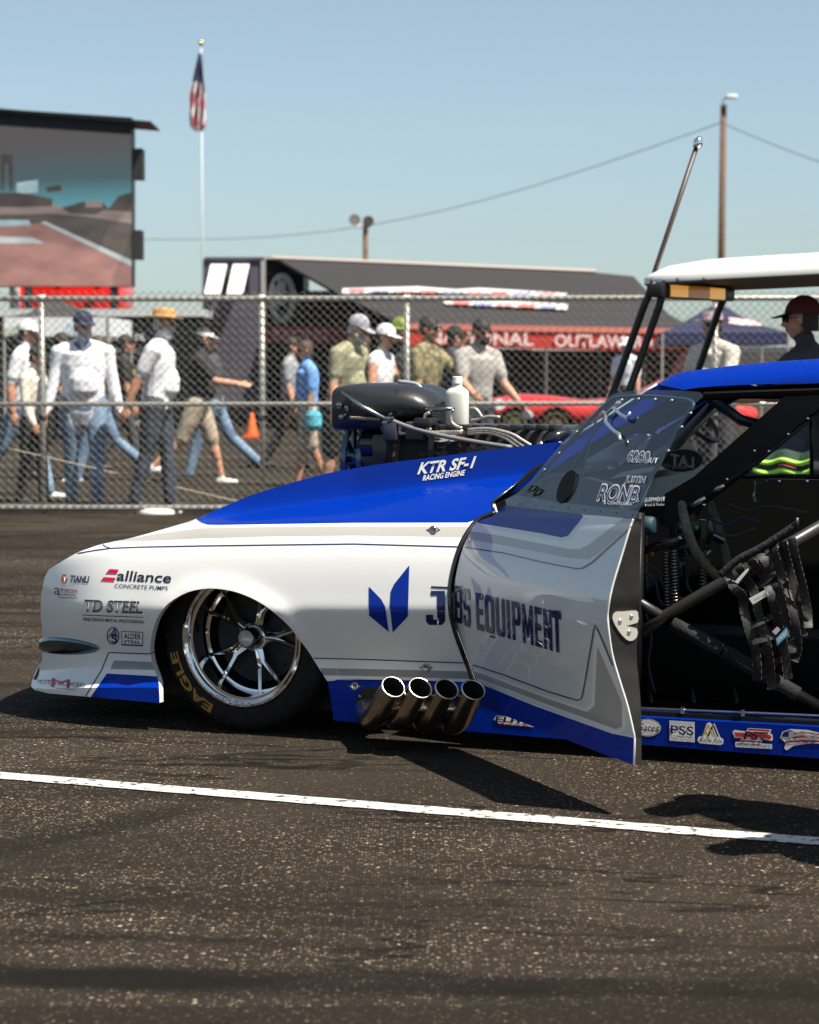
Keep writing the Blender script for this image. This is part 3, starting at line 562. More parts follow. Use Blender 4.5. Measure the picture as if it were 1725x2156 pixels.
# ================================================================== PEOPLE
def cloth(name, col, col2=None, sc=7): return mat('cloth_' + name, col, .85, noise=(sc, col2 or tuple(c * .8 for c in col), .35, .65), bump=(5.5, .5, .05))
SKIN = mat('skin', (.56, .29, .19), .55, noise=(12, (.48, .235, .15), .35, .65)); SKIN2 = mat('skin_tanned', (.46, .22, .13), .55, noise=(12, (.38, .17, .10), .35, .65))
HAIRD = mat('hair_dark', (.018, .013, .010), .7); HAIRG = mat('hair_grey', (.42, .40, .37), .7); HAIRB = mat('hair_brown', (.06, .035, .02), .7); EYE = mat('eye_dark', (.02, .015, .012), .3); LIP = mat('lip', (.30, .10, .08), .5)
SHOEB = mat('shoe_black', (.02, .02, .02), .5); SHOEW = mat('shoe_white', (.7, .69, .66), .6)
def person(label, pos, h, face, top, bottom, shoes=SHOEB, sleeve='short', legs='long', skin=SKIN, hat=None, hatm=None, hair=HAIRB, beard=None, lL=0, lR=0, kL=3, kR=3, aL=(5, 8, 12), aR=(5, 8, 12), lean=0, headp=0, build=1.0, glasses=False, group='people walking behind the fence', seated=0.0, turn=0, collar=None, hem=.01):
    """face: 0 towards the camera, 90 to the right; leg swing / knee bend / arm (swing, spread, elbow) in degrees"""
    pos = Vector(pos); a = R(face); F = Vector((math.sin(a), -math.cos(a), 0)); Lf = Vector((math.cos(a), math.sin(a), 0)); U = Vector((0, 0, 1))
    s = h / 1.78; prims = []; mats_ = [top, bottom, skin, shoes, hair, EYE, LIP, beard or hair]
    def add(pts, rs, mi, ell_=None): prims.append(([Vector(p) for p in pts], [r * s for r in rs], mi, ell_))
    def rot(v, ang, axis): return Matrix.Rotation(ang, 3, axis) @ v
    # legs first: find the pelvis height from the lower foot
    def leg(sw, kn):
        th = rot(-U, -R(sw), Lf).normalized(); sh = rot(th, R(kn), Lf).normalized(); return th, sh
    LT, LS = .43 * s, .42 * s; low = []
    for sw, kn in ((lL, kL), (lR, kR)):
        th, sh = leg(sw, kn); low.append((th * LT + sh * LS).z)
    hipz = -min(low) + .075 * s if not seated else seated
    pel = pos + U * hipz
    tl = rot(U, R(lean), Lf).normalized(); tf = rot(F, R(lean), Lf).normalized()
    b = build
    ch = pel + tl * .34 * s; nk = pel + tl * .54 * s
    for sg, sw, kn in ((1, lL, kL), (-1, lR, kR)):
        th, sh = leg(sw, kn); hp = pel + Lf * sg * .095 * s * b - U * .02 * s; kn_ = hp + th * LT; an = kn_ + sh * LS; ft = rot(F, R(max(-50, min(40, (kn - sw) * .6 if kn > 25 else 0))), Lf).normalized()
        if legs == 'long':
            add([hp, hp.lerp(kn_, .5), kn_, kn_.lerp(an, .35), an + sh * .01 * s], [.098 * b, .083 * b, .066, .066, .058], 1)
        else:
            add([hp, hp.lerp(kn_, .5), kn_ + th * .0], [.10 * b, .094 * b, .082], 1); add([kn_ - th * .02, kn_.lerp(an, .3), kn_.lerp(an, .7), an], [.052, .058, .043, .036], 2)
        add([an + sh * .02 * s, an + sh * .045 * s - ft * .045 * s], [.042, .036], 3); add([an + sh * .048 * s - ft * .05 * s, an + sh * .055 * s + ft * .06 * s, an + sh * .058 * s + ft * .15 * s], [.036, .040, .030], 3)
    add([pel - tl * .05 * s, pel + tl * .06 * s], [.15 * b, .15 * b], 1, (1.0, .78, Lf))
    add([pel + tl * hem * s, pel + tl * .18 * s, ch, pel + tl * .44 * s, pel + tl * .50 * s], [.160 * b, .160 * b, .180 * b, .175 * b, .10], 0, (1.0, .70, Lf))
    add([pel + tl * .462 * s - Lf * .15 * s * b, pel + tl * .505 * s, pel + tl * .462 * s + Lf * .15 * s * b], [.072, .085, .072], 0)
    if b > 1.12: add([pel + tl * .12 * s + tf * .05 * s, pel + tl * .22 * s + tf * .06 * s], [.125 * b, .12 * b], 0)
    for sg, (sw, ab, el) in ((1, aL), (-1, aR)):
        shp = pel + tl * .455 * s + Lf * sg * .170 * s * b
        ud = rot(rot(-tl, -R(sw), Lf), R(ab) * sg, F).normalized(); fd = rot(ud, -R(el), Lf).normalized()
        e = shp + ud * .285 * s; wv = e + fd * .25 * s
        if sleeve == 'long': add([shp, shp.lerp(e, .5), e, e.lerp(wv, .5), wv], [.068 * b, .060, .054, .050, .042], 0)
        elif sleeve == 'short': add([shp, shp.lerp(e, .72)], [.070 * b, .064], 0); add([shp.lerp(e, .4), e, e.lerp(wv, .35), wv], [.046 * b, .043, .043, .030], 2)
        else: add([shp, e, e.lerp(wv, .35), wv], [.050, .040, .039, .027], 2)
        lat = (Lf * sg); hd = fd; palm = wv + hd * .05 * s; inn = lat.cross(hd).normalized()
        add([wv, palm, wv + hd * .085 * s], [.027, .034, .030], 2, (1.0, .55, F - hd * F.dot(hd)))
        fw = (F - hd * F.dot(hd)); fw = fw.normalized() if fw.length > .05 else Lf.cross(hd).normalized()
        for j, (o_, ln) in enumerate(((.026, .065), (.009, .075), (-.009, .070), (-.026, .055))):
            k0 = wv + hd * .085 * s + fw * o_ * s; k1 = k0 + hd * ln * .55 * s - lat * .006 * s; k2 = k1 + (hd * .8 - lat * .6).normalized() * ln * .5 * s; add([k0, k1, k2], [.0100, .0092, .0080], 2)
        t0 = wv + hd * .03 * s + fw * .03 * s; add([t0, t0 + (hd + fw * .7).normalized() * .035 * s, t0 + (hd + fw * .3).normalized() * .065 * s], [.012, .011, .009], 2)
    # neck and head
    hb = nk + tf * .02 * s; hdU = rot(tl, R(headp), Lf).normalized(); hdF0 = rot(tf, R(headp), Lf).normalized(); hdF = rot(hdF0, R(turn), hdU).normalized(); hdL = hdU.cross(hdF).normalized()
    add([nk - tl * .05 * s, hb + hdU * .06 * s], [.058, .054], 2)
    hc = hb + hdU * .145 * s + hdF * .018 * s
    H = lambda f, l, u: hc + (hdF * f + hdL * l + hdU * u) * s
    add([H(-.012, 0, .025), H(-.006, 0, .045)], [.080, .076], 2, (.90, 1.1, hdL)); add([H(.012, 0, -.035), H(.028, 0, -.075)], [.066, .045], 2, (.95, 1.0, hdL))
    add([H(.088, 0, .012), H(.104, 0, -.022)], [.010, .015], 2)
    for sg in (1, -1):
        add([H(.074, sg * .031, .014), H(.076, sg * .031, .014)], [.0125, .0125], 5); add([H(-.004, sg * .074, .012), H(-.012, sg * .079, -.014)], [.018, .014], 2); add([H(.080, sg * .015, .033), H(.074, sg * .045, .033)], [.009, .008], 4)
    add([H(.083, .018, -.050), H(.083, -.018, -.050)], [.0075, .0075], 6)
    if beard: add([H(.045, 0, -.085), H(.060, 0, -.105)], [.050, .030], 7, (1.1, .9, hdL)); add([H(.03, .055, -.04), H(.05, .04, -.075)], [.028, .028], 7); add([H(.03, -.055, -.04), H(.05, -.04, -.075)], [.028, .028], 7); add([H(.087, .025, -.036), H(.087, -.025, -.036)], [.011, .011], 7)
    # skin every primitive, then fuse into one surface
    m = MB()
    for pts, rs, mi, e in prims:
        q = [pts[0] - (pts[1] - pts[0]).normalized() * rs[0] * .6] + pts + [pts[-1] + (pts[-1] - pts[-2]).normalized() * rs[-1] * .6]; r2 = [rs[0] * .7] + rs + [rs[-1] * .7]; b0 = len(m.v); m.tube(q, r2, 14)
        if e:
            ax_, kl, kd = e[2].normalized(), e[0], e[1]; cc = pts[0]; dr = (pts[-1] - pts[0]).normalized(); dn = dr.cross(ax_).normalized()
            for i in range(b0, len(m.v)):
                v = Vector(m.v[i]) - cc; m.v[i] = tuple(cc + v + dn * v.dot(dn) * (kd - 1) + ax_ * v.dot(ax_) * (kl - 1))
    me = bpy.data.meshes.new('tmp'); me.from_pydata(m.v, [], m.f); o = bpy.data.objects.new('tmp', me); C.objects.link(o)
    bm = bmesh.new(); bm.from_mesh(me); bmesh.ops.recalc_face_normals(bm, faces=bm.faces); bm.to_mesh(me); bm.free()
    md = o.modifiers.new('r', 'REMESH'); md.mode = 'VOXEL'; md.voxel_size = .0105; ms = o.modifiers.new('s', 'SMOOTH'); ms.factor = .5; ms.iterations = 3
    dg = bpy.context.evaluated_depsgraph_get(); dg.update(); me2 = bpy.data.meshes.new_from_object(o.evaluated_get(dg)); print('PERSON', len(me.polygons), len(me2.polygons)); bpy.data.objects.remove(o); bpy.data.meshes.remove(me)
    nf = len(me2.polygons); cen = np.zeros(nf * 3); me2.polygons.foreach_get('center', cen); cen = cen.reshape(-1, 3); best = np.full(nf, 1e9); idx = np.zeros(nf, int)
    pri = {5: -.006, 6: -.004, 7: -.004, 4: -.004, 0: -.004, 3: -.004}
    for pts, rs, mi, e in prims:
        for i in range(len(pts) - 1):
            p0, p1 = np.array(pts[i]), np.array(pts[i + 1]); d_ = p1 - p0; t = np.clip(((cen - p0) @ d_) / (d_ @ d_ + 1e-12), 0, 1); v = cen - (p0 + t[:, None] * d_)
            if e: 
                ax_ = np.array(e[2].normalized()); dr = np.array((pts[-1] - pts[0]).normalized()); dn = np.cross(dr, ax_); dn /= np.linalg.norm(dn); v = v + np.outer(v @ dn, dn) * (1 / e[1] - 1)
            dist = np.linalg.norm(v, axis=1) - (rs[i] + (rs[i + 1] - rs[i]) * t) + pri.get(mi, 0) * s; k = dist < best; best[k] = dist[k]; idx[k] = mi
    me2.materials.clear(); me2.polygons.foreach_set('material_index', idx.tolist())
    pe = empty('person', pos, label, 'person', group); me2.name = 'body'; bo_ = link('body', me2, mats_, pe, smooth=True); bo_.data.polygons.foreach_set('material_index', idx.tolist()); bo_.data.update()
    # hair and headwear
    Z = lambda f, l, u, k=1.0: hc + (hdF * f + hdL * l + hdU * u) * s
    def dome(rx, ry, rz, c, lo, n=20, rows_=8):
        rws = []
        for i in range(rows_ + 1):
            ph = lo + (math.pi / 2 - lo) * i / rows_; rws.append([Z(c[0] + rx * math.cos(ph) * math.cos(t), c[1] + ry * math.cos(ph) * math.sin(t), c[2] + rz * math.sin(ph)) for t in [2 * math.pi * k / n for k in range(n)]])
        return rws
    if hat in (None, 'visor'):
        m = MB(); m.grid(dome(.098, .086, .098, (-.016, 0, .034), -.05, 20), True); m.grid([[Z(-.012 - .093 * math.cos(t), .083 * math.sin(t), u) for t in [-1.5 + 3.0 * k / 12 for k in range(13)]] for u in (.04, -.01, -.05)]); m.build('hair', hair, pe, smooth=True)
    if hat:
        if hair: m = MB(); m.grid([[Z(-.010 - .088 * math.cos(t), .081 * math.sin(t), u) for t in [-1.4 + 2.8 * k / 12 for k in range(13)]] for u in (.05, 0, -.055)]); m.build('hair', hair, pe, smooth=True)
        m = MB()
        if hat in ('cap', 'backcap', 'visor'):
            if hat != 'visor': m.grid(dome(.106, .092, .105, (-.012, 0, .040), 0), True)
            else: m.grid([[Z(-.010 + .1 * math.cos(t), .087 * math.sin(t), u) for t in [2 * math.pi * k / 20 for k in range(21)]] for u in (.035, .075)])
            dr = -1 if hat == 'backcap' else 1; ar_ = [-1.15 + 2.3 * k / 12 for k in range(13)]
            i0 = [Z(-.012 + dr * .098 * math.cos(t), .086 * math.sin(t), .045) for t in ar_]; i1 = [Z(-.012 + dr * (.105 + .075 * math.cos(t)), .080 * math.sin(t), .032 - .012 * math.cos(t)) for t in ar_]
            m.grid([i0, i1]); m.grid([[q - hdU * .005 for q in i0], [q - hdU * .005 for q in i1]])
        elif hat in ('straw', 'bucket', 'wide'):
            br = {'straw': .165, 'bucket': .140, 'wide': .175}[hat]; n = 24; TT = [2 * math.pi * k / n for k in range(n)]
            prof = [(br, .035 + (.02 if hat != 'bucket' else -.02)), (br * .8, .040), (.10, .052), (.096, .10), (.085, .135), (.05, .145), (.001, .140)]
            m.grid([[Z(-.008 + r_ * 1.06 * math.cos(t), r_ * .96 * math.sin(t), u + (.012 * abs(math.sin(t)) if r_ > .12 else 0)) for t in TT] for r_, u in prof], True)
        m.build('hat', hatm, pe, smooth=True, recalc=False)
    if glasses:
        m = MB()
        for sg in (1, -1): m.lathe([(0, .0001), (.002, .020 * s), (-.006, .024 * s)], Z(.096, sg * .033, .016), hdF, 12); m.tube([Z(.09, sg * .05, .02), Z(.0, sg * .082, .02)], .003, 5)
        m.tube([Z(.097, .015, .02), Z(.097, -.015, .02)], .003, 5); m.build('sunglasses', BLKPL, pe, smooth=True)
    if collar:
        m = MB(); m.tube([nk + tf * .07 * s + Lf * .06 * s, nk + tf * .11 * s - tl * .09 * s, nk + tf * .07 * s - Lf * .06 * s], [.03 * s, .022 * s, .03 * s], 8); m.build('collar', collar, pe, smooth=True)
    pe['_head'] = 0; del pe['_head']
    return pe
JEAN = cloth('jeans', (.20, .30, .42), (.07, .12, .20), 5); JEAND = cloth('dark_jeans', (.020, .027, .042), (.045, .06, .085), 5); WHT = cloth('white', (.78, .78, .80), (.62, .62, .68)); CREAM = cloth('cream', (.66, .60, .52), (.50, .45, .38)); BLK = cloth('black', (.012, .012, .013), (.022, .022, .023)); KHA = cloth('khaki', (.46, .38, .29), (.32, .25, .18), 10); OLV = cloth('olive', (.34, .33, .21), (.22, .22, .14)); BLUE = cloth('blue', (.055, .17, .50), (.04, .12, .38)); SKYB = cloth('sky_blue', (.22, .42, .80), (.10, .28, .62)); GRYT = cloth('grey_tee', (.40, .37, .34), (.31, .29, .27)); CAMO = cloth('camouflage', (.30, .25, .13), (.05, .06, .03), 14); PLAID = cloth('plaid', (.22, .03, .035), (.02, .015, .02), 22); CHAR = cloth('charcoal', (.05, .05, .055))
CAPW = cloth('cap_white', (.74, .74, .76)); CAPN = cloth('cap_navy', (.012, .02, .05)); CAPG = cloth('cap_grey', (.36, .35, .40)); CAPR = cloth('cap_red', (.085, .007, .008)); STRAW = mat('straw', (.50, .30, .10), .8, noise=(50, (.34, .19, .06), .35, .65), bump=(60, .5)); STRIPE = mat('striped_hat', (.42, .30, .32), .8, noise=(18, (.18, .14, .20), .4, .6)); CAPK = cloth('cap_black', (.012, .012, .013))
def at(x, y): return gnd(x, y)
person('man in white V-neck sweater, dark cap and pale jeans facing the camera', at(178, 1060), 1.84, 8, WHT, JEAN, SHOEB, 'long', hat='cap', hatm=CAPN, hair=HAIRD, beard=HAIRG, lL=14, lR=-6, kL=4, kR=8, aL=(4, 12, 8), aR=(4, 12, 8), build=1.22, headp=6, turn=22, hem=-.09, collar=cloth('slate', (.10, .13, .22)))
person('man in straw hat, white T-shirt and dark jeans seen in profile', at(332, 1068), 1.84, 82, WHT, JEAND, SHOEB, 'short', skin=SKIN2, hat='straw', hatm=STRAW, hair=HAIRG, lL=8, lR=-9, kL=4, kR=6, aL=(-6, 10, 10), aR=(-24, 8, 6), build=1.15, lean=3, beard=HAIRG, hem=-.03)
person('man in black T-shirt, white visor and khaki shorts holding a drink', at(418, 1016), 1.78, 92, BLK, KHA, SHOEW, 'short', 'short', hat='visor', hatm=CAPW, hair=HAIRD, lL=20, lR=-24, kL=6, kR=22, aL=(38, 8, 50), aR=(40, 10, 46), build=1.14, lean=4)
person('person in blue jeans and dark shirt striding left behind the shorts man', at(452, 1004), 1.74, -92, CHAR, JEAN, SHOEB, 'long', hair=HAIRB, lL=24, lR=-26, kL=8, kR=22, lean=2)
person('man in white cap and white shirt with jeans at the far left', at(48, 1046), 1.80, 84, WHT, JEAN, SHOEW, 'short', skin=SKIN2, hat='cap', hatm=CAPW, hair=HAIRD, lL=20, lR=-24, kL=8, kR=14, aL=(34, 6, 60), aR=(-10, 10, 20), lean=3, build=1.05)
person('short person in cream jacket and black trousers beside the fence post', at(72, 1058), 1.50, 70, CREAM, BLK, SHOEB, 'long', hat='cap', hatm=CAPK, hair=HAIRD, skin=SKIN2, lL=6, lR=-6, aL=(30, 8, 80), aR=(10, 14, 20), build=1.05, headp=10)
person('walker in jeans mostly hidden behind the sweater man', at(212, 1012), 1.70, -84, CHAR, JEAN, SHOEW, 'long', hair=HAIRB, lL=22, lR=-24, kL=8, kR=26)
person('man in sky blue polo and khaki shorts carrying a turquoise bag', at(648, 1024), 1.60, -70, SKYB, KHA, SHOEB, 'short', 'short', skin=SKIN2, hair=HAIRB, lL=12, lR=-12, kR=10, aL=(4, 8, 8), aR=(8, 8, 12), build=1.08)
m = MB(); q = dep(660, 884, gnd(648, 1024).y - .30); m.lathe([(-.12, .001), (-.11, .07), (-.06, .095), (.05, .09), (.09, .06), (.10, .001)], q, (0, 0, 1), 14); m.tube([q + Vector((-.05, 0, .08)), q + Vector((0, 0, .30)), q + Vector((.05, 0, .08))], .012, 6); setp(m.build('shoulder_bag', cloth('turquoise', (.09, .42, .55))), 'turquoise bag hanging at the side of the blue polo man', 'bag')
person('bearded man in grey cap and olive shirt leaning forward', at(722, 1058), 1.82, 62, OLV, BLK, SHOEB, 'short', 'short', hat='cap', hatm=CAPG, hair=HAIRG, beard=HAIRG, lL=8, lR=-8, aL=(16, 10, 20), aR=(6, 12, 10), lean=9, headp=10, build=1.2)
person('child in royal blue shirt and black cap behind the intake scoop', at(745, 1050), 1.28, 55, BLUE, BLK, SHOEB, 'short', 'long', hat='cap', hatm=CAPK, hair=HAIRD, lL=8, lR=-8, aL=(40, 20, 30), aR=(30, 24, 30), lean=12, build=1.25)
person('woman in white tank top and white cap facing right', at(803, 1056), 1.71, 60, WHT, JEAND, SHOEW, 'none', hat='cap', hatm=CAPW, hair=HAIRB, aL=(20, 8, 50), aR=(6, 14, 30), build=.92, headp=8)
person('person in black shirt with lime trim half hidden by the fence post', at(842, 1050), 1.78, 10, BLK, BLK, SHOEB, 'short', hat='cap', hatm=cloth('lime', (.30, .42, .05), (.02, .02, .02), 12), hair=HAIRD)
person('man in camouflage shirt and sunglasses raising a hand to his face', at(898, 1058), 1.79, 60, CAMO, KHA, SHOEB, 'short', 'short', skin=SKIN2, hair=HAIRD, aL=(52, 6, 118), aR=(8, 8, 20), glasses=True, build=1.1)
person('bearded man in grey T-shirt reaching down beside the red car', at(1000, 1058), 1.77, 32, GRYT, JEAND, SHOEB, 'short', skin=SKIN, hair=HAIRD, beard=HAIRD, aL=(26, 10, 26), aR=(30, 10, 40), lean=4, headp=10, build=1.12)
person('person in white shirt standing in the awning shade', at(1318, 944), 1.74, -30, WHT, BLK, SHOEB, 'short', hat='bucket', hatm=CAPW, hair=HAIRD)
person('man in striped brimmed hat and cream shirt behind the golf cart', at(1502, 1056), 1.82, -52, CREAM, CHAR, SHOEB, 'short', skin=SKIN2, hat='wide', hatm=STRIPE, hair=HAIRD, aL=(20, 12, 50), aR=(20, 12, 50), build=1.25)
person('child in dark red plaid shirt and cream cap seen through the car', at(1506, 1040), 1.02, -40, PLAID, CHAR, SHOEB, 'short', hat='cap', hatm=CREAM, hair=HAIRB, aL=(40, 14, 60), aR=(40, 14, 60), build=1.2)
person('person in maroon top behind the cream jacket walker', at(128, 1010), 1.72, 95, cloth('maroon', (.16, .02, .03)), BLK, SHOEB, 'short', hair=HAIRD, lL=16, lR=-18, kR=14)
person('dark haired person in black top far behind the straw hat man', at(262, 992), 1.72, 100, BLK, CHAR, SHOEB, 'short', skin=SKIN2, hair=HAIRD, lL=14, lR=-16, kR=12)
person('woman in red top between the grey cap and the white cap', at(768, 996), 1.70, -60, cloth('red_top', (.45, .03, .03)), JEAND, SHOEB, 'short', hair=HAIRB, lL=8, lR=-8)
person('man in black cap and charcoal shirt beyond the camouflage man', at(952, 1000), 1.80, 100, CHAR, KHA, SHOEB, 'short', 'short', hair=HAIRD, hat='cap', hatm=CAPK, lL=14, lR=-14, kR=12)
person('person in pale grey shirt far beyond the blue polo man', at(612, 986), 1.70, 80, cloth('pale_grey', (.30, .30, .32)), BLK, SHOEB, 'short', hair=HAIRD, lL=16, lR=-16, kR=14)
# crew member standing outside the right edge of the picture; his shadow reaches into it
person('crew member standing out of frame whose shadow falls on the line', Vector((1.66, 5.72, 0)), 1.80, -60, CHAR, JEAND, SHOEB, 'short', hair=HAIRD, hat='cap', hatm=CAPK, aL=(5, 6, 10), aR=(5, 6, 10), build=1.3, group='crew beside the car')
person('second crew member out of frame nearer the camera', Vector((1.75, 5.22, 0)), 1.74, -70, CHAR, JEAND, SHOEB, 'short', hair=HAIRD, hat='cap', hatm=CAPK, aL=(5, 5, 8), aR=(5, 5, 8), build=1.1, group='crew beside the car')

# ================================================================== GOLF CART
ga = Vector((.85, -.53, 0)).normalized(); gb = Vector((.53, .85, 0)).normalized()      # back along the cart, across it
GP = dep(1312, 592, 12.45); RZ = GP.z; G0 = Vector((GP.x, GP.y, 0))
def gp(a, b, z): return G0 + ga * a + gb * b + Vector((0, 0, z))
cart = empty('golf_cart', gp(1.0, .55, 0), 'golf cart with white roof and amber light bar behind the race car', 'golf cart')
WR = mat('cart_roof_white', (.76, .74, .69), .45); GREYT = mat('cart_grey', (.22, .21, .20), .6)
n = 40; prof = [(0.0, -.015), (.0, .02), (.035, .045), (.12, .085), (.30, .115), (.6, .125)]; m = MB(); rows = []
def outline(t, inset):
    L_2, W_2 = 1.0 - inset, .58 - inset * .9; p = 4.5; c_, s_ = math.cos(t), math.sin(t)
    return 1.0 + max(L_2, .02) * math.copysign(abs(c_) ** (2 / p), c_), .58 + max(W_2, .02) * math.copysign(abs(s_) ** (2 / p), s_)
for ins, z_ in prof: rows.append([gp(*outline(2 * math.pi * k / n, ins), RZ + z_ + .055 * (outline(2 * math.pi * k / n, ins)[0] / 2)) for k in range(n)])
m.grid(rows, True); m.build('roof', WR, cart, smooth=True)
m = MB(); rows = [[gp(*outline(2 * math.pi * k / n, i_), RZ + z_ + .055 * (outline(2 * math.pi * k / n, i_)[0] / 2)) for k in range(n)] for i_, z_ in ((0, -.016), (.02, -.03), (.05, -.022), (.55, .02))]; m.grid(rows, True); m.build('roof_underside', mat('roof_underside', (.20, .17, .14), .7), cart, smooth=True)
for k in range(3): m = MB(); m.lathe([(0, .012), (.008, .008), (.01, .0001)], gp(.18 + .16 * k, -.003, RZ + .004), -gb, 8); m.build('roof_bolt', STEEL, cart)
def strut(pts, r=.022, name='roof_strut', mt=BLACK): m = MB(); m.tube([gp(*p) for p in pts], r, 8); return m.build(name, mt, cart, smooth=True)
strut([(.17, .06, RZ), (.10, .06, RZ - .15), (-.16, .06, .95), (-.20, .06, .75)]); strut([(.24, .06, RZ), (.20, .06, RZ - .14), (-.06, .06, .95), (-.09, .06, .75)]); strut([(.17, 1.1, RZ), (.10, 1.1, RZ - .15), (-.14, 1.1, .95), (-.2, 1.1, .75)]); strut([(1.85, .06, RZ), (1.80, .06, .7)]); strut([(1.85, 1.1, RZ), (1.80, 1.1, .7)]); strut([(-.15, .06, .9), (-.15, 1.1, .9)], .016)
# amber light bar under the front of the roof
m = MB(); m.box(gp(.20, .50, RZ - .055), (1.02, .10, .075), Matrix((gb, -ga, (0, 0, 1))).transposed()); bevel(m.build('light_bar_case', BLACK, cart), .01)
AMB = mat('amber_lens', (.85, .40, .06), .25, coat=.6, emit=.3); AMBD = mat('amber_lens_dark', (.50, .17, .012), .3, coat=.6, emit=.12)
for b0, b1, mt in ((.10, .32, AMB), (.325, .62, AMBD), (.625, .84, AMB)): m = MB(); m.box(gp(.20, (b0 + b1) / 2, RZ - .055), (b1 - b0, .118, .066), Matrix((gb, -ga, (0, 0, 1))).transposed()); m.build('amber_lens', mt, cart)
# whip rod with a ball tip
m = MB(); a = dep(1384, 556, 12.6); b = dep(1470, 300, 12.6); m.tube([a - (b - a) * .1, a, b], .014, 8); m.build('whip_rod', mat('rod_brown', (.045, .025, .018), .4), cart, smooth=True); m = MB(); m.lathe([(-.03, .02), (-.015, .028), (.01, .028), (.035, .012), (.04, .0001)], b, (b - a), 14); m.build('rod_tip', CHROME, cart, smooth=True)
# body, seats, wheels
CB = mat('cart_body', (.10, .10, .11), .35, coat=.5)
m = MB(); rows = []
for a_, zt_, zb_, hw in ((-.75, .62, .35, .30), (-.70, .78, .28, .42), (-.45, .86, .24, .52), (-.2, .90, .24, .55), (-.02, .86, .24, .55)): rows.append([gp(a_, .58 + hw * math.copysign(abs(math.cos(t)) ** .6, math.cos(t)), (zt_ + zb_) / 2 + (zt_ - zb_) / 2 * math.copysign(abs(math.sin(t)) ** .7, math.sin(t))) for t in [2 * math.pi * k / 20 for k in range(20)]])
m.grid(rows, True); m.add(rows[0], [tuple(range(20))]); m.add(rows[-1], [tuple(range(20))]); m.build('front_cowl', CB, cart, smooth=True)
def gbox(name, a0, a1, b0, b1, z0, z1, mt, bv=.03): m = MB(); m.hexa([gp(a0, b0, z0), gp(a1, b0, z0), gp(a1, b1, z0), gp(a0, b1, z0), gp(a0, b0, z1), gp(a1, b0, z1), gp(a1, b1, z1), gp(a0, b1, z1)]); return bevel(m.build(name, mt, cart), bv)
SEAT = mat('seat_vinyl', (.05, .05, .052), .5); gbox('floor', -.1, 1.9, .05, 1.1, .26, .34, CB, .02); gbox('seat_base', .75, 1.3, .08, 1.08, .34, .66, CB); gbox('seat', .72, 1.28, .08, 1.08, .66, .78, SEAT, .05); gbox('seat_back', 1.25, 1.38, .08, 1.08, .86, 1.22, SEAT, .05); gbox('rear_box', 1.4, 2.1, .05, 1.1, .34, .75, CB)
for a_ in (-.42, 1.72):
    for b_ in (.02, 1.14): m = MB(); m.lathe([(-.09, .1), (-.09, .2), (-.05, .235), (.05, .235), (.09, .2), (.09, .1), (.07, .001)], gp(a_, b_, .235), gb, 20); m.build('wheel', RUBBER, cart, smooth=True)
m = MB(); c = gp(.30, .35, .98); ax_ = (ga + Vector((0, 0, .9))).normalized(); e1 = gb; e2 = ax_.cross(e1); m.tube([c + (e1 * math.cos(t) + e2 * math.sin(t)) * .17 for t in [2 * math.pi * k / 20 for k in range(20)]], .016, 8, closed=True); m.tube([c - e1 * .17, c, c + e1 * .17], .012, 6); m.tube([c, c - ga * .32 - Vector((0, 0, .35))], .02, 8); m.build('steering_wheel', BLACK, cart, smooth=True)
# jacket with lime bands over the seat, driver
jk = empty('work_jacket', gp(.96, .05, .66), 'dark work jacket with lime reflective bands hung over the cart seat side', 'jacket'); JB = cloth('jacket', (.02, .05, .03)); LIME = mat('lime_band', (.42, .80, .10), .6); PNK = mat('red_band', (.6, .08, .08), .6)
def jg(t, z, o): return gp(t, .055 - o - .012 * math.sin(t * 40), z + .010 * math.sin(t * 34))
def strip(name, z0, z1, o, mt, b0=.80, b1=1.13): m = MB(); bs = [b0 + (b1 - b0) * k / 16 for k in range(17)]; m.grid([[jg(b, z0, o) for b in bs], [jg(b, (z0 + z1) / 2, o + .012) for b in bs], [jg(b, z1, o) for b in bs], [jg(b, z1, o - .02) for b in bs], [jg(b, z0, o - .02) for b in bs]]); return m.build(name, mt, jk, smooth=True)
strip('jacket_body', .50, .82, .02, JB); strip('lime_band', .690, .718, .036, LIME); strip('lime_band', .748, .774, .036, LIME); strip('trim_band', .728, .740, .036, PNK, .95, 1.05)
person('man in red cap and sunglasses sitting in the golf cart', gp(.98, .34, 0) + Vector((0, 0, 0)), 1.80, math.degrees(math.atan2(-ga.x, ga.y)), CHAR, JEAND, SHOEB, 'short', skin=SKIN, hat='cap', hatm=CAPR, hair=HAIRD, glasses=True, lL=80, lR=80, kL=85, kR=85, aL=(50, 5, 40), aR=(50, 5, 40), seated=.84, build=1.1, group='people in the golf cart', turn=10)

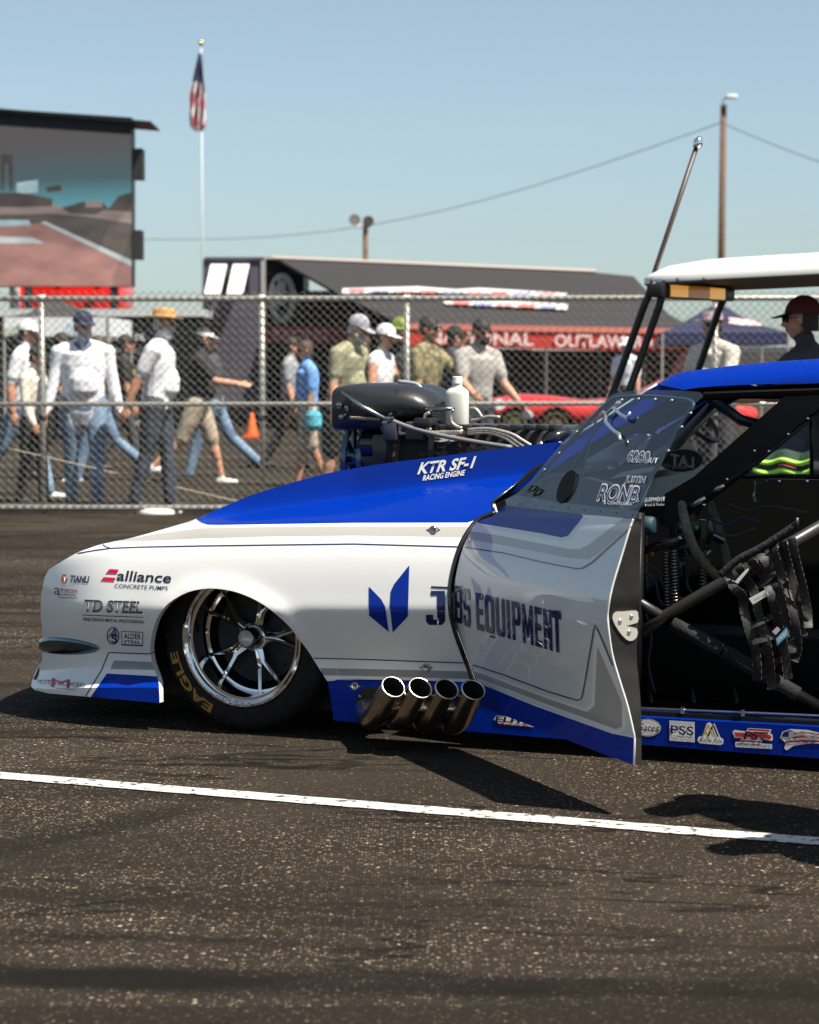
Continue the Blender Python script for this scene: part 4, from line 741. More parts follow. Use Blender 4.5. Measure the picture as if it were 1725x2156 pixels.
# ================================================================== RACE CAR
PSI = R(21.5)
eu = Vector((math.cos(PSI), -math.sin(PSI), 0)); ew = Vector((-math.sin(PSI), -math.cos(PSI), 0)); ev = Vector((0, 0, 1))
O = gnd(505, 1549) + ew * 0.05
def cpt(u, w_, v): return O + eu * u + ew * w_ + ev * v
def side(x, y, w_): return onp(x, y, O + ew * w_, ew)
def tocar(p): q = p - O; return (q.dot(eu), q.dot(ew), p.z)
def mirr(p): q = p - O; return p - ew * (2 * (q.dot(ew) + 0.93))
def pchip(xs, ys):
    xs = np.array(xs, float); ys = np.array(ys, float); h = np.diff(xs); dl = np.diff(ys) / h; n = len(xs); d = np.zeros(n)
    for i in range(1, n - 1):
        if dl[i - 1] * dl[i] > 0:
            a, b = 2 * h[i] + h[i - 1], h[i] + 2 * h[i - 1]; d[i] = (a + b) / (a / dl[i - 1] + b / dl[i])
    d[0], d[-1] = dl[0], dl[-1]
    def f(x):
        if x <= xs[0]: return ys[0] + d[0] * (x - xs[0])
        if x >= xs[-1]: return ys[-1] + d[-1] * (x - xs[-1])
        i = int(np.searchsorted(xs, x)) - 1; t = (x - xs[i]) / h[i]
        return (2 * t ** 3 - 3 * t ** 2 + 1) * ys[i] + (t ** 3 - 2 * t ** 2 + t) * h[i] * d[i] + (-2 * t ** 3 + 3 * t ** 2) * ys[i + 1] + (t ** 3 - t ** 2) * h[i] * d[i + 1]
    return f
def lerp_tab(tab):
    xs = [a for a, _ in tab]; ys = [b for _, b in tab]
    return lambda x: float(np.interp(x, xs, ys))
# section curves of the front clip: (row of the curve, inset of the curve) as functions of the column
SEC = [
    (lerp_tab([(60, 1372), (100, 1372), (330, 1378), (700, 1386), (1000, 1400)]), lerp_tab([(60, -.088), (330, -.082), (690, -.082), (1100, -.082)])),
    (lerp_tab([(60, 1306), (1100, 1312)]), lerp_tab([(60, -.0165), (1100, -.0165)])),
    (lerp_tab([(60, 1276), (1100, 1283)]), lerp_tab([(60, 0.), (1100, 0.)])),
    (lerp_tab([(60, 1250), (1100, 1254)]), lerp_tab([(60, -.0055), (1100, -.0055)])),
    (lerp_tab([(60, 1205), (162, 1192), (232, 1186), (500, 1182), (745, 1180), (960, 1184), (1100, 1187)]), lerp_tab([(60, -.03), (1100, -.026)])),
    (lerp_tab([(60, 1180), (162, 1165), (232, 1153), (500, 1147), (745, 1145), (960, 1150), (1100, 1154)]), lerp_tab([(60, -.05), (162, -.055), (1100, -.046)])),
    (lerp_tab([(60, 1165), (162, 1152), (300, 1128), (431, 1106), (690, 1102), (1000, 1103), (1100, 1100)]), lerp_tab([(60, -.08), (250, -.10), (431, -.11), (1100, -.105)])),
    (lerp_tab([(60, 1153), (162, 1143), (300, 1116), (431, 1095), (515, 1089), (615, 1074), (745, 1057), (884, 1037), (1017, 1024), (1100, 1015)]), lerp_tab([(60, -.112), (300, -.165), (431, -.175), (515, -.205), (745, -.270), (1100, -.292)])),
    (lerp_tab([(60, 1150), (162, 1140), (300, 1112), (431, 1092), (515, 1082), (615, 1064), (745, 1046), (884, 1024), (1017, 1010), (1100, 1000)]), lerp_tab([(60, -.12), (300, -.19), (431, -.20), (515, -.24), (745, -.31), (1100, -.34)])),
    (lerp_tab([(60, 1140), (162, 1128), (300, 1100), (411, 1078), (455, 1062), (523, 1034), (671, 988), (808, 966), (1017, 940), (1200, 918)]), lerp_tab([(60, -.15), (300, -.26), (455, -.26), (523, -.28), (745, -.335), (1200, -.365)])),
]
_wc = {}
_ar = np.array(dense([(689, 1434), (671, 1406), (651, 1374), (631, 1347), (611, 1321), (587, 1298), (573, 1287), (559, 1276), (543, 1267), (527, 1258), (507, 1251), (487, 1244), (463, 1241), (439, 1239), (417, 1243), (395, 1247), (377, 1257), (359, 1267), (341, 1286), (329, 1306), (321, 1332), (317, 1356), (317, 1376), (322, 1400)], 3, False), float)
def Wbody(x, y):
    k = int(x)
    if k not in _wc:
        ys = [c(x) for c, _ in SEC]; ws = [f(x) for _, f in SEC]
        ys, ws = ys[::-1], ws[::-1]
        for i in range(1, len(ys)):
            if ys[i] <= ys[i - 1] + 1: ys[i] = ys[i - 1] + 1
        _wc[k] = pchip(ys, ws)
    wv = max(_wc[k](y), -0.40)
    low = SEC[0][0](x)
    if y > low:      # splitter and lower edge flare back out
        t = max(0.0, min(1.0, (y - 1400) / 46.0)); wv = -0.084 - 0.010 * min(1, (y - low) / 40.0) + 0.072 * t * t * (1 if x < 400 else 0.0)
    if 270 < x < 720 and y > 1190:      # rolled wheel-arch lip
        wv += .014 * math.exp(-float(((_ar - (x, y)) ** 2).sum(1).min()) / 500.0)
    if x < 262:
        t = (262 - x) / 178.0; wv -= 0.165 * t ** 3
    return wv
def SB(x, y, off=0.0): return side(x, y, Wbody(x, y) + off)
SBd = lambda x, y: SB(x, y, 0.0016)
SBd2 = lambda x, y: SB(x, y, 0.0026)

car = empty('drag_car', cpt(0.6, -0.93, 0), 'white and blue doorslammer drag car with its driver door swung open', 'race car')
def paint(name, col, rough=0.35, flake=0.0, metal=0.0):
    m = mat(name, col, rough, metal, coat=0.95, coatr=0.015); b = m.node_tree.nodes['Principled BSDF']
    b.inputs['Coat IOR'].default_value = 1.55; b.inputs['Specular IOR Level'].default_value = .08; return m
PWHITE = paint('pearl_white_paint', (0.72, 0.71, 0.695)); PBLUE = paint('royal_blue_paint', (0.0, 0.022, 0.26), 0.3); PBLUE.node_tree.nodes['Principled BSDF'].inputs['Coat Weight'].default_value = .32
PSILV = paint('silver_stripe_paint', (0.37, 0.355, 0.33), 0.35); PGREY = paint('grey_stripe_paint', (0.27, 0.27, 0.27), 0.35); PNAVY = paint('navy_pinstripe', (0.006, 0.010, 0.075))
PLOW = paint('shaded_white_paint', (0.60, 0.60, 0.60), 0.35)  # door white, greyed so its shade sits in the paint colour

# ---- near flank of the front clip, traced outline
TOP = [(102, 1200), (127, 1184), (162, 1164), (187, 1154.5), (215, 1145.5), (279, 1132), (335, 1116.5), (381, 1103), (411, 1093), (455, 1074), (523, 1045), (595, 1022), (671, 1001), (718, 991), (808, 976), (902, 964), (1017, 949), (1078, 942), (1176, 930)]
NOSE = [(66, 1446), (67, 1436), (73, 1420), (79, 1404), (87, 1394), (89, 1380), (90, 1350), (88, 1320), (86, 1296), (86, 1264), (89, 1240), (94, 1216)]
ARCH = [(689, 1434), (671, 1406), (651, 1374), (631, 1347), (611, 1321), (587, 1298), (559, 1276), (527, 1258), (487, 1244), (439, 1239), (395, 1247), (359, 1267), (341, 1286), (329, 1306), (321, 1332), (317, 1356), (317, 1376), (322, 1400), (331, 1424)]
REAR = [(1183, 938), (1152, 973), (1120, 990), (1078, 1026), (1036, 1058), (1042, 1079), (1006, 1094), (982, 1123), (966, 1155), (952, 1203), (946, 1247), (948, 1291), (956, 1327), (970, 1367), (984, 1403), (995, 1434)]
OUT = sm2(NOSE, 3) + sm2(TOP, 3) + REAR[:5] + sm2(REAR[5:], 3) + [(902, 1433), (760, 1430.5)] + sm2(ARCH, 3) + [(335, 1440), (336, 1480), (331, 1480), (179, 1466.5), (103, 1460), (73, 1453)]
Z_BLUE = [(409, 1085), (414, 1094), (424, 1101), (437, 1105), (460, 1105.5), (745, 1101), (985, 1100.5), (1008, 1092), (1046, 1077), (1230, 1000), (1230, 880), (671, 880), (455, 1050)]
Z_SIL = [(243, 1138.5), (330, 1124), (420, 1112), (560, 1109), (745, 1108), (1000, 1109), (985, 1132), (745, 1128), (560, 1130), (420, 1134), (300, 1140)]
Z_GR1 = [(232, 1409), (240, 1390.5), (322, 1394), (333, 1411)]
Z_GR2 = [(674, 1407), (745, 1408), (1000, 1414), (1000, 1430), (745, 1423), (680, 1422)]
Z_BL2 = [(190, 1480), (191, 1467), (225, 1418), (331, 1424), (345, 1424), (345, 1490)]
body = panel('front_clip', OUT, SB, [PWHITE, PBLUE, PSILV, PGREY, PWHITE], car, [(Z_SIL, 2), (Z_BLUE, 1), (Z_GR1, 3), (Z_GR2, 3), (Z_BL2, 1)], (11, 7), rim=-ew * 0.03)
def mirrored(o, name, parent, mats):
    me = o.data.copy(); t = _origin(o.parent); me.transform(Matrix.Translation(t))
    for v in me.vertices: v.co = mirr(v.co)
    me.flip_normals(); me.materials.clear(); return link(name, me, mats, parent)
mirrored(body, 'front_clip', car, [PWHITE, PBLUE, PSILV, PGREY, PWHITE])
# hood between the two flanks, nose skin, wheel-house walls
hm = MB(); rows = []
for (x, y) in [p for p in sm2(TOP, 3) if p[0] <= 715]:
    a = SB(x, y) - ev * 0.002; b = mirr(a); row = []
    for k in range(13):
        t = k / 12; p = a.lerp(b, t); s_ = math.sin(math.pi * t)
        row.append(p - ev * (0.075 * s_ ** 0.7) - eu * (0.16 * s_ * max(0, (330 - x) / 230.0)))
    rows.append(row)
hm.grid(rows); hood = hm.build('hood', [PBLUE], car, smooth=True)
hm = MB(); rows = []
for (x, y) in sm2(NOSE, 2) + [(102, 1200)]:
    a = SB(x, y); b = mirr(a); rows.append([a.lerp(b, k / 12) - eu * (0.16 * math.sin(math.pi * k / 12) ** 0.8) for k in range(13)])
hm.grid(rows); hm.build('nose_skin', PWHITE, car, smooth=True)
hm = MB()
hm.hexa([cpt(*q) for q in ((-.95, -.25, .12), (.45, -.28, .06), (.45, -1.6, .06), (-.95, -1.6, .12), (-.8, -.34, .5), (.45, -.3, .62), (.45, -1.6, .62), (-.8, -1.5, .5))])
hm.build('wheel_house', BLACK, car)
hm = MB(); ar = sm2(ARCH, 2)
hm.grid([[SB(x, y, -0.02) for x, y in ar], [SB(x, y, -0.26) for x, y in ar]]); hm.build('wheel_house_liner', BLACK, car, smooth=True)
# inner structure seen through the open hood and under the cowl
hm = MB()
hm.hexa([cpt(*q) for q in ((.40, -.33, .1), (1.05, -.33, .1), (1.05, -1.55, .1), (.40, -1.55, .1), (.40, -.34, .62), (1.05, -.34, .70), (1.05, -1.52, .70), (.40, -1.52, .62))])
hm.build('engine_bay_tub', BLACK, car)
# scuttle behind the engine up to the windscreen base
hm = MB(); a = SB(1090, 942, -0.01); b = SB(1176, 932, -0.01); hm.grid([[a.lerp(mirr(a), k / 8) - ev * 0.03 for k in range(9)], [b.lerp(mirr(b), k / 8) for k in range(9)]]); hm.build('scuttle', PBLUE, car)

m = MB(); m.tube([SB(x + 1.5, y, -.004) for x, y in sm2(REAR[5:], 4)], .0085, 8); m.build('door_gap_seal', BLKPL, car, smooth=True)
m = MB(); m.tube([SB(x, y, .002) for x, y in REAR[:6]], .0045, 6); m.build('cowl_seal', BLKPL, car, smooth=True)
# ---- pin-stripes and lettering on the flank
for i, pts in enumerate(([(163, 1165), (200, 1158.5), (234, 1154), (300, 1151.5), (431, 1149), (745, 1145), (964, 1151)], [(216, 1146.5), (222, 1150.5), (232, 1154)],
                         [(180, 1466), (213, 1412), (229, 1374), (316, 1377), (325, 1372)], [(661, 1386), (745, 1388), (976, 1396)])):
    stroke('pinstripe', pts, 2.2, SBd, PNAVY, car, 10)
stroke('edge_highlight_stripe', [(692, 1426.5), (760, 1428.5), (900, 1431), (992, 1434)], 4.5, SBd, PWHITE, car)  # white highlight of the rocker's top edge, painted on
def poly_decal(name, pts, m, S, step=10): return panel(name, pts, S, [m], car, step=(step, step))
L_ = lambda s, a, b, h, m, **k: lettering('lettering', s, k.pop('S', SBd), a, b, h, m, car, **k)
L_('alliance', (245, 1221.5), (359, 1227), 21, VBLK, bold=.014, shear=.22, up=(0, -1), cuts=2)
L_('CONCRETE PUMPS', (241, 1237), (353, 1243), 8.5, VBLK, bold=.002, shear=.12)
for (a, b, c_, d_) in (((222, 1208), (246, 1209), (250, 1199), (231, 1198)), ((0, 0),) * 4, ((212, 1223), (240, 1225), (244, 1216.5), (218.5, 1215))):
    if a != (0, 0): poly_decal('emblem', [a, b, c_, d_], VRED, SBd, 8)
poly_decal('emblem', [(227, 1203.5 - 1), (247.5, 1204), (249.5, 1199), (231, 1198)], VRED, SBd2, 8)
L_('TIANLI', (146, 1225.5), (186, 1227), 14, VBLK, bold=.03, shear=.18)
poly_decal('emblem', [(135 + 6.5 * math.cos(t * .4), 1219 + 10.5 * math.sin(t * .4)) for t in range(16)], VORG, SBd, 6)
L_('T', (131, 1226), (139, 1226), 12, VWHT, bold=.02, S=SBd2, shear=.2)
L_('a', (114, 1251), (126, 1251.5), 21, VBLK, bold=0.0); stroke('lettering', [(120, 1252), (160, 1253)], 1.6, SBd, VBLK, car)
L_('trysten', (126, 1248), (162, 1250), 13, mat('vinyl_maroon', (0.30, 0.03, 0.05), 0.4), bold=-.002); L_('Plumbing & Heating Ltd', (123, 1259.5), (161, 1260.5), 4.5, VBLK)
L_('TD STEEL', (175, 1287), (299, 1291), 24, VBLK, bold=.03, shear=.22, up=(-.08, -1)); L_('TD STEEL', (177, 1285.5), (297, 1289.5), 20, VGRY, bold=-.008, shear=.22, up=(-.08, -1), S=SBd2)
stroke('lettering', [(174, 1295), (302, 1300)], 1.5, SBd, VBLK, car); L_('PRECISION METAL PROCESSING', (175, 1307), (303, 1313), 6.5, VBLK, bold=.014, vcuts=3)
poly_decal('emblem', [(256, 1329), (301, 1331), (301, 1361), (256, 1359)], VBLK, SBd, 10); poly_decal('emblem', [(257.6, 1330.6), (299.4, 1332.5), (299.4, 1357.8), (257.6, 1356)], VWHT, SBd2, 10)
SBd3 = lambda x, y: SB(x, y, 0.0036)
L_('ALDER', (260.5, 1345), (297, 1346.5), 12, VBLK, bold=.015, S=SBd3); L_('STEEL', (260.5, 1354.5), (297, 1356), 6.5, VBLK, bold=.02, S=SBd3)
stroke('emblem', [(238 + 12 * math.cos(t * .35), 1339 + 17.5 * math.sin(t * .35)) for t in range(18)], 2.2, SBd, VBLK, car, 8, True)
L_('A', (228, 1342), (246, 1343), 20, VBLU, bold=.01, S=SBd2, shear=.25); L_('S', (234, 1353), (248, 1354), 17, VBLK, bold=.015, S=SBd3)
L_('MOTION RACEWORKS', (80, 1439.5), (178, 1447), 9.5, VBLK, bold=-.004, vcuts=4); L_('M', (107, 1446), (146, 1449), 19, VDKR, bold=.0, S=SBd2, shear=.1)
stroke('emblem', [(100, 1432), (138, 1435)], 1.0, SBd2, VDKR, car); stroke('emblem', [(118, 1449), (158, 1452)], 1.0, SBd2, VDKR, car)
# door-company emblem and the J
poly_decal('emblem', [(777, 1235), (803, 1262), (811, 1277), (819, 1331), (777, 1296)], VBLU if 0 else PBLUE, SBd, 7)
poly_decal('emblem', [(862, 1190), (859, 1298), (827, 1332), (821, 1277), (823, 1245), (830, 1230)], PBLUE, SBd, 7)
J_LATER = True; stroke('lettering', [(908, 1236), (944, 1237.5)], 4, SBd, PNAVY, car)
L_('KTR SF-1', (877, 999), (996, 985.5), 25, VBLK, bold=.05, shear=.2, up=(.16, -1), cuts=1); L_('KTR SF-1', (879, 998), (995, 984.5), 24, VWHT, bold=.03, shear=.2, up=(.16, -1), S=SBd2, cuts=1)
L_('RACING ENGINE', (889, 1012.5), (978, 1001), 12, VBLK, bold=.04, shear=.15, up=(.1, -1)); L_('RACING ENGINE', (890, 1012), (977.5, 1000.5), 11.5, VWHT, bold=.02, shear=.15, up=(.1, -1), S=SBd2)
# quarter-turn fasteners
def fastener(x, y, S, par, k=1.0):
    f = panel('fastener', [(x + k * 15 * math.cos(t * .5236) * (1.0 if t % 6 == 0 else .62), y + k * 9.5 * math.sin(t * .5236) * (1 if t in (2, 3, 4, 8, 9, 10) else .75)) for t in range(12)], lambda a, b: S(a, b, .003), [STEEL], par, step=(9, 9), rim=-ew * .003)
    c0 = S(x, y, .003); m = MB(); m.lathe([(0, .0125), (.003, .0125), (.004, .010), (.0025, .0095), (.0025, .0001)], c0, ew, 16); m.build('fastener_head', STEEL, f, smooth=True)
    m = MB(); q = S(x - 4 * k, y, .006); m.tube([q, S(x + 4 * k, y, .006)], .0012, 4); m.build('fastener_slot', BLACK, f)
fastener(912.5, 1115.5, SB, car); fastener(897, 1406, SB, car)
# side marker lamp / bumper blade
bl = MB(); rows = []
for i in range(15):
    t = i / 14; x = 86 + t * 124; y = 1357 + 9 * t; hh = (17.5 + 3 * math.sin(math.pi * min(1, t * 1.3))) * (1 - t ** 6) ** .5 * (min(1, .55 + t * 4)); rows.append([SB(x - (4 if t < .1 else 0), y - hh * math.cos(a), -0.02 + 0.050 * math.sin(a) * (1 - .4 * t)) for a in [math.pi * k / 10 for k in range(11)]])
bl.grid(rows); bl.build('bumper_blade', mat('blade_chrome', (0.10, 0.17, 0.20), 0.12, 1.0), car, smooth=True)

# ---- rocker panel / sill running back under the door
def SRK(x, y, off=0.0):
    yt = 1431 + (x - 690) * 0.0 if x < 1010 else 1434
    t = max(0.0, (y - 1432) / 90.0); return side(x, y, -0.086 - 0.008 * t + off)
RK = [(689, 1431), (760, 1433), (902, 1436.5), (1000, 1439), (1048, 1441), (1100, 1462), (1200, 1492), (1351, 1510), (1725, 1531), (2000, 1546), (2000, 1612), (1725, 1597), (1339, 1567), (1166, 1555), (1038, 1544), (860, 1531), (703, 1517), (698, 1480)]
rk = panel('rocker_panel', RK, SRK, [PBLUE, PBLUE], car, step=(16, 10), rim=-ew * 0.05); mirrored(rk, 'rocker_panel', car, [PBLUE, PBLUE])
fastener(747, 1445, SRK, car, .9)
SRd = lambda x, y: SRK(x, y, 0.0016); SRd2 = lambda x, y: SRK(x, y, 0.0026); SRd3 = lambda x, y: SRK(x, y, .0036)
def pd(name, pts, m, S, step=12): return panel(name, pts, S, [m], car, step=(step, step))
pd('sticker', ell(1364, 1532, 28, 18.5, rot=.04), VWHT, SRd); stroke('lettering', ell(1364, 1532, 26, 17, rot=.04), 1.2, SRd2, VBLK, car, 6, True)
L_('Gates', (1340, 1538), (1386, 1541), 15, VBLK, S=SRd2, shear=.3, bold=.004)
pd('sticker', [(1410, 1517), (1463, 1520.5), (1463, 1563), (1410, 1559.5)], VWHT, SRd); L_('PSS', (1412.5, 1545), (1461, 1548.5), 18, VNVY, S=SRd2, bold=.012)
L_('POWER SYSTEM', (1412, 1524), (1461, 1527.5), 5, VGRY, S=SRd2); L_('SERVICES', (1412, 1556.5), (1461, 1560.5), 8.5, VGRY, S=SRd2)
pd('sticker', [(1469, 1559), (1471, 1552), (1479, 1549), (1489, 1523), (1495, 1521), (1501, 1526), (1505, 1523), (1517, 1552), (1524, 1557), (1523, 1566), (1517, 1569), (1473, 1565)], VWHT, SRd)
for m_, dx in ((VYEL, 0), (VBLK, 10.5)): stroke('emblem', [(1481 + dx, 1550), (1491.5 + dx, 1526), (1502 + dx, 1551.5)], 3.2, SRd2 if dx else SRd3, m_, car, 5)
L_('Alamo Axle', (1473, 1561.5), (1521, 1565), 8.5, VBLK, S=SRd2)
pd('sticker', [(1549, 1562), (1626, 1567), (1626, 1577), (1549, 1573)], VWHT, SRd); L_('RACING DRIVESHAFTS', (1551, 1570.5), (1624, 1575), 6.3, VBLK, S=SRd2, bold=.012)
pd('sticker', [(1543, 1541), (1547, 1537), (1571, 1540), (1576, 1533), (1625, 1536), (1622, 1544), (1627, 1547), (1628, 1558), (1623, 1560), (1607, 1557), (1603, 1565), (1556, 1563), (1563, 1554), (1547, 1554)], VWHT, SRd)
pd('emblem', [(1545, 1542), (1570, 1543), (1620, 1547), (1625, 1551), (1623, 1557), (1600, 1554), (1550, 1551)], mat('vinyl_bright_red', (.6, .03, .02), .35), SRd2); pd('emblem', [(1577, 1534), (1622, 1537), (1620, 1541), (1574, 1538)], VDKR, SRd2); pd('emblem', [(1558, 1558), (1606, 1561), (1602, 1564), (1557, 1562)], VDKR, SRd2)
L_('PST', (1566, 1556), (1614, 1558.5), 16, VBLK, S=SRd3, bold=.03, shear=.25)
pd('sticker', [(1643, 1554), (1648, 1541), (1665, 1535), (1700, 1537), (1740, 1546), (1740, 1566), (1700, 1566), (1672, 1570), (1657, 1580), (1652, 1576), (1655, 1564)], VWHT, SRd)
pd('emblem', [(1646, 1551), (1650, 1542), (1664, 1537), (1672, 1540), (1663, 1552)], VNVY, SRd2)
for k in range(3): pd('emblem', [(1668 - 6 * k, 1545 + 8 * k), (1690, 1540 + 9 * k), (1735, 1546 + 7 * k), (1735, 1549.5 + 7 * k), (1690, 1544 + 9 * k), (1666 - 6 * k, 1549 + 8 * k)], VDKR, SRd2)
L_('PSI', (1661, 1554), (1722, 1558), 14, mat('vinyl_silver', (.35, .35, .36), .25), S=SRd3, bold=.03); L_('SUPERCHARGERS', (1663, 1563), (1722, 1567), 4.6, VBLK, S=SRd3)
pd('sticker', [(1040, 1515), (1046, 1507), (1126, 1513), (1124, 1531), (1052, 1524)], VWHT, SRd); L_('ELITE', (1043, 1519), (1118, 1524), 11, VBLK, S=SRd2, bold=.03, shear=.2); L_('MOTORSPORTS', (1053, 1526), (1122, 1530.5), 5, VDKR, S=SRd2, bold=.01)

# ---- exhaust zoomies
exh = empty('exhaust_header', cpt(.75, .05, .1), None, None); exh.parent = car; exh.location = Vector(exh.location) - Vector(car.location)
SOOT = mat('heated_steel', (0.72, 0.61, 0.49), 0.25, 1.0, noise=(11, (0.46, 0.39, 0.33), 0.3, 0.7))
PIPE_IN = mat('pipe_soot', (0.008, 0.008, 0.008), 0.9)
for i, (ox, oy, bx_, by_) in enumerate(((828, 1447, 790, 1509), (885, 1449, 848, 1512), (941, 1451, 905, 1516), (997, 1453, 964, 1520))):
    e = side(ox, oy, .135); b1 = side(bx_ + 4, by_ - 6, .045); b0 = side(bx_ - 12, by_ + 2, -.02); st = side(bx_ - 18, by_ - 22, -.12)
    path = smoothpts([st, b0, b1, b1.lerp(e, .5), e], 6); m = MB(); m.tube(path, .0395, 20, caps=False)
    pi = m.build('exhaust_pipe', SOOT, exh, smooth=True)
    m = MB(); m.tube(path[4:], .0365, 20, caps=False); m.build('pipe_bore', PIPE_IN, pi, smooth=True)
    tdir = (path[-1] - path[-3]).normalized(); m = MB(); m.lathe([(0.001, .0360), (.004, .0380), (.001, .0412), (-.005, .0412), (-.006, .0398)], e, tdir, 28); m.build('pipe_lip', mat('pipe_lip', (.62, .57, .5), .22, 1.0), pi, smooth=True)
    if i: 
        m = MB(); q = path[int(len(path) * .62)]; m.tube([q + (eu * math.cos(a) + ev * math.sin(a) * .35 - ew * .0) * .043 for a in [math.pi + math.pi * k / 8 for k in range(9)]], .003, 6); m.build('weld_bead', STEEL, pi)
m = MB(); m.tube([side(799, 1487, .09), side(880, 1489, .092), side(974, 1494, .09)], .0165, 10); m.build('brace_bar', SOOT, exh, smooth=True)
panel('exhaust_cover', [(750, 1478), (754, 1462), (764, 1451), (780, 1447), (812, 1447), (812, 1516), (780, 1521), (762, 1514), (752, 1498)], lambda x, y: SRK(x, y, .004), [BLKPL, BLKPL], exh, step=(10, 10), rim=ew * -.006)
for (x, y) in ((758, 1466), (757, 1494), (760, 1515)): m = MB(); m.lathe([(0, .005), (.003, .004), (.004, .0001)], SRK(x, y, .004), ew, 10); m.build('bolt', STEEL, exh)

# ---- wheels
def wheel(cx_point, axis, par, lit=True):
    up = ev; wl = empty('front_wheel', cx_point, None, None); wl.parent = par; wl.location = Vector(cx_point) - _origin(par)
    c0 = Vector(cx_point); ax = axis
    e1 = (up - ax * up.dot(ax)).normalized(); e2 = ax.cross(e1)
    P = lambda a, r, t: c0 + ax * a + (e1 * math.cos(t) + e2 * math.sin(t)) * r
    m = MB(); m.lathe([(-.05, .215), (-.058, .235), (-.07, .265), (-.068, .295), (-.055, .318), (-.035, .328), (0, .331), (.035, .328), (.055, .318), (.066, .297), (.069, .268), (.064, .248), (.058, .238), (.05, .230)], c0, ax, 72)
    ty = m.build('tyre', RUBBER, wl, smooth=True)
    m = MB()
    for k in range(36):     # wear pin rows in the shoulder
        t = 2 * math.pi * k / 36; m.box(P(.0675, .300, t), (.003, .006, .006))
    m.build('wear_pins', BLACK, ty)['kind'] = 'stuff'
    m = MB(); m.lathe([(.050, .231), (.060, .238), (.066, .237), (.067, .229), (.061, .220), (.050, .2165), (.046, .2155), (.0455, .206), (.020, .2045), (-.045, .200), (-.047, .1915), (-.06, .19), (-.06, .215), (.04, .22)], c0, ax, 96)
    rim = m.build('rim', CHROME, wl, sh=28)
    # letters on tyre and rim lip
    def ring_text(s, a0, a1, rbase, h, mt, par2, bold, a_off, flip=1, slope=0.0):
        me = text_mesh(s, bold); bm = bmesh.new(); bm.from_mesh(me); bpy.data.meshes.remove(me); xs_ = [v.co.x for v in bm.verts]; x0, x1 = min(xs_), max(xs_)
        for i in range(24): bmesh.ops.bisect_plane(bm, geom=bm.verts[:] + bm.edges[:] + bm.faces[:], plane_co=(x0 + (x1 - x0) * (i + .5) / 24, 0, 0), plane_no=(1, 0, 0))
        for v in bm.verts:
            t = a0 + (a1 - a0) * (v.co.x - x0) / (x1 - x0); q = v.co.y / .7; v.co = P(a_off + slope * q, rbase + h * q * flip, t)
        me = bpy.data.meshes.new('lettering'); bm.to_mesh(me); bm.free(); o = link('lettering', me, mt, par2); return o
    D = math.pi / 180
    # angle 0 = up, growing towards e2
    sgn = 1 if e2.x > 0 else -1
    A_ = lambda deg: sgn * deg * D          # degrees clockwise from the top as seen in the photograph
    ring_text('EAGLE', A_(205), A_(258), .262, .033, mat('tyre_letter_yellow', (.30, .155, .018), .6), ty, .03, .0705, 1, -.004)
    ring_text('WELD', A_(168), A_(207), .2225, .011, VNVY, rim, -.01, .0655, 1, .0008)
    ring_text('WHEELS', A_(240), A_(285), .2225, .011, VGRY, rim, -.01, .0655, 1, .0008)
    # paired spokes
    for k in range(5):
        t0 = A_(18 + 72 * k); sp = MB()
        for s_ in (-1, 1):
            t1 = t0 + s_ * 13.5 * D
            a = P(-.030, .045, t0 + s_ * 6 * D); bq = P(-.026, .095, t0 + s_ * 5 * D); c_ = P(-.040, .201, t1)
            rows = []
            for q, wd, th in ((a, .015, .018), (bq, .0095, .016), (c_, .0068, .013)):
                ta = (q - c0 - ax * (q - c0).dot(ax)).normalized().cross(ax)
                rows.append([q - ta * wd + ax * 0, q + ax * th * .6, q + ta * wd, q + ta * wd * .6 - ax * th, q - ta * wd * .6 - ax * th])
            sp.grid(rows, True)
        sp.build('spoke', CHROME, wl, sh=40)
    m = MB(); m.lathe([(-.06, .056), (-.032, .056), (-.022, .050), (-.018, .044), (-.024, .037), (-.024, .0005)], c0, ax, 32); m.build('hub_ring', CHROME, wl, sh=40)
    m = MB(); m.lathe([(-.03, .036), (.03, .034), (.033, .030)], c0, ax, 32); m.build('hub_barrel', mat('black_chrome', (.25, .25, .25), .1, 1.0), wl, smooth=True)
    m = MB(); m.lathe([(.030, .030), (.032, .0295), (.036, .028), (.062, .0005)], c0, ax, 32); m.build('hub_cap', mat('turned_aluminium', (.80, .79, .77), .30, .45), wl, sh=50)
    m = MB(); m.lathe([(-.065, .02), (-.065, .165), (-.077, .165), (-.077, .02)], c0, ax, 40)
    for k in range(16): m.box(P(-.064, .14, k * math.pi / 8), (.012, .012, .012))
    m.build('brake_disc', mat('disc_iron', (.02, .02, .021), .5, .6), wl)
    m = MB(); pts = [P(-.055, r, A_(t)) for t, r in ((70, .105), (70, .178), (90, .182), (110, .178), (110, .105))]; m.prism(pts, ax * -.05); m.build('brake_caliper', BLKPL, wl)
    m = MB(); m.lathe([(-.085, .001), (-.085, .19)], c0, ax, 32); m.build('inner_shield', mat('shield_black', (.003, .003, .003), .8, spec=.1), wl)
    return wl
STEER = R(3.5)
wax = (ew * math.cos(STEER) - eu * math.sin(STEER)).normalized()
tp = gnd(505, 1549); wc0 = side(509, 1352, -0.10); wc0 = Vector((wc0.x, wc0.y, .331)) - wax * .06
wheel(wc0, wax, car)
wf = mirr(wc0); wheel(wf, (-ew * math.cos(STEER) - eu * math.sin(STEER)).normalized(), car)

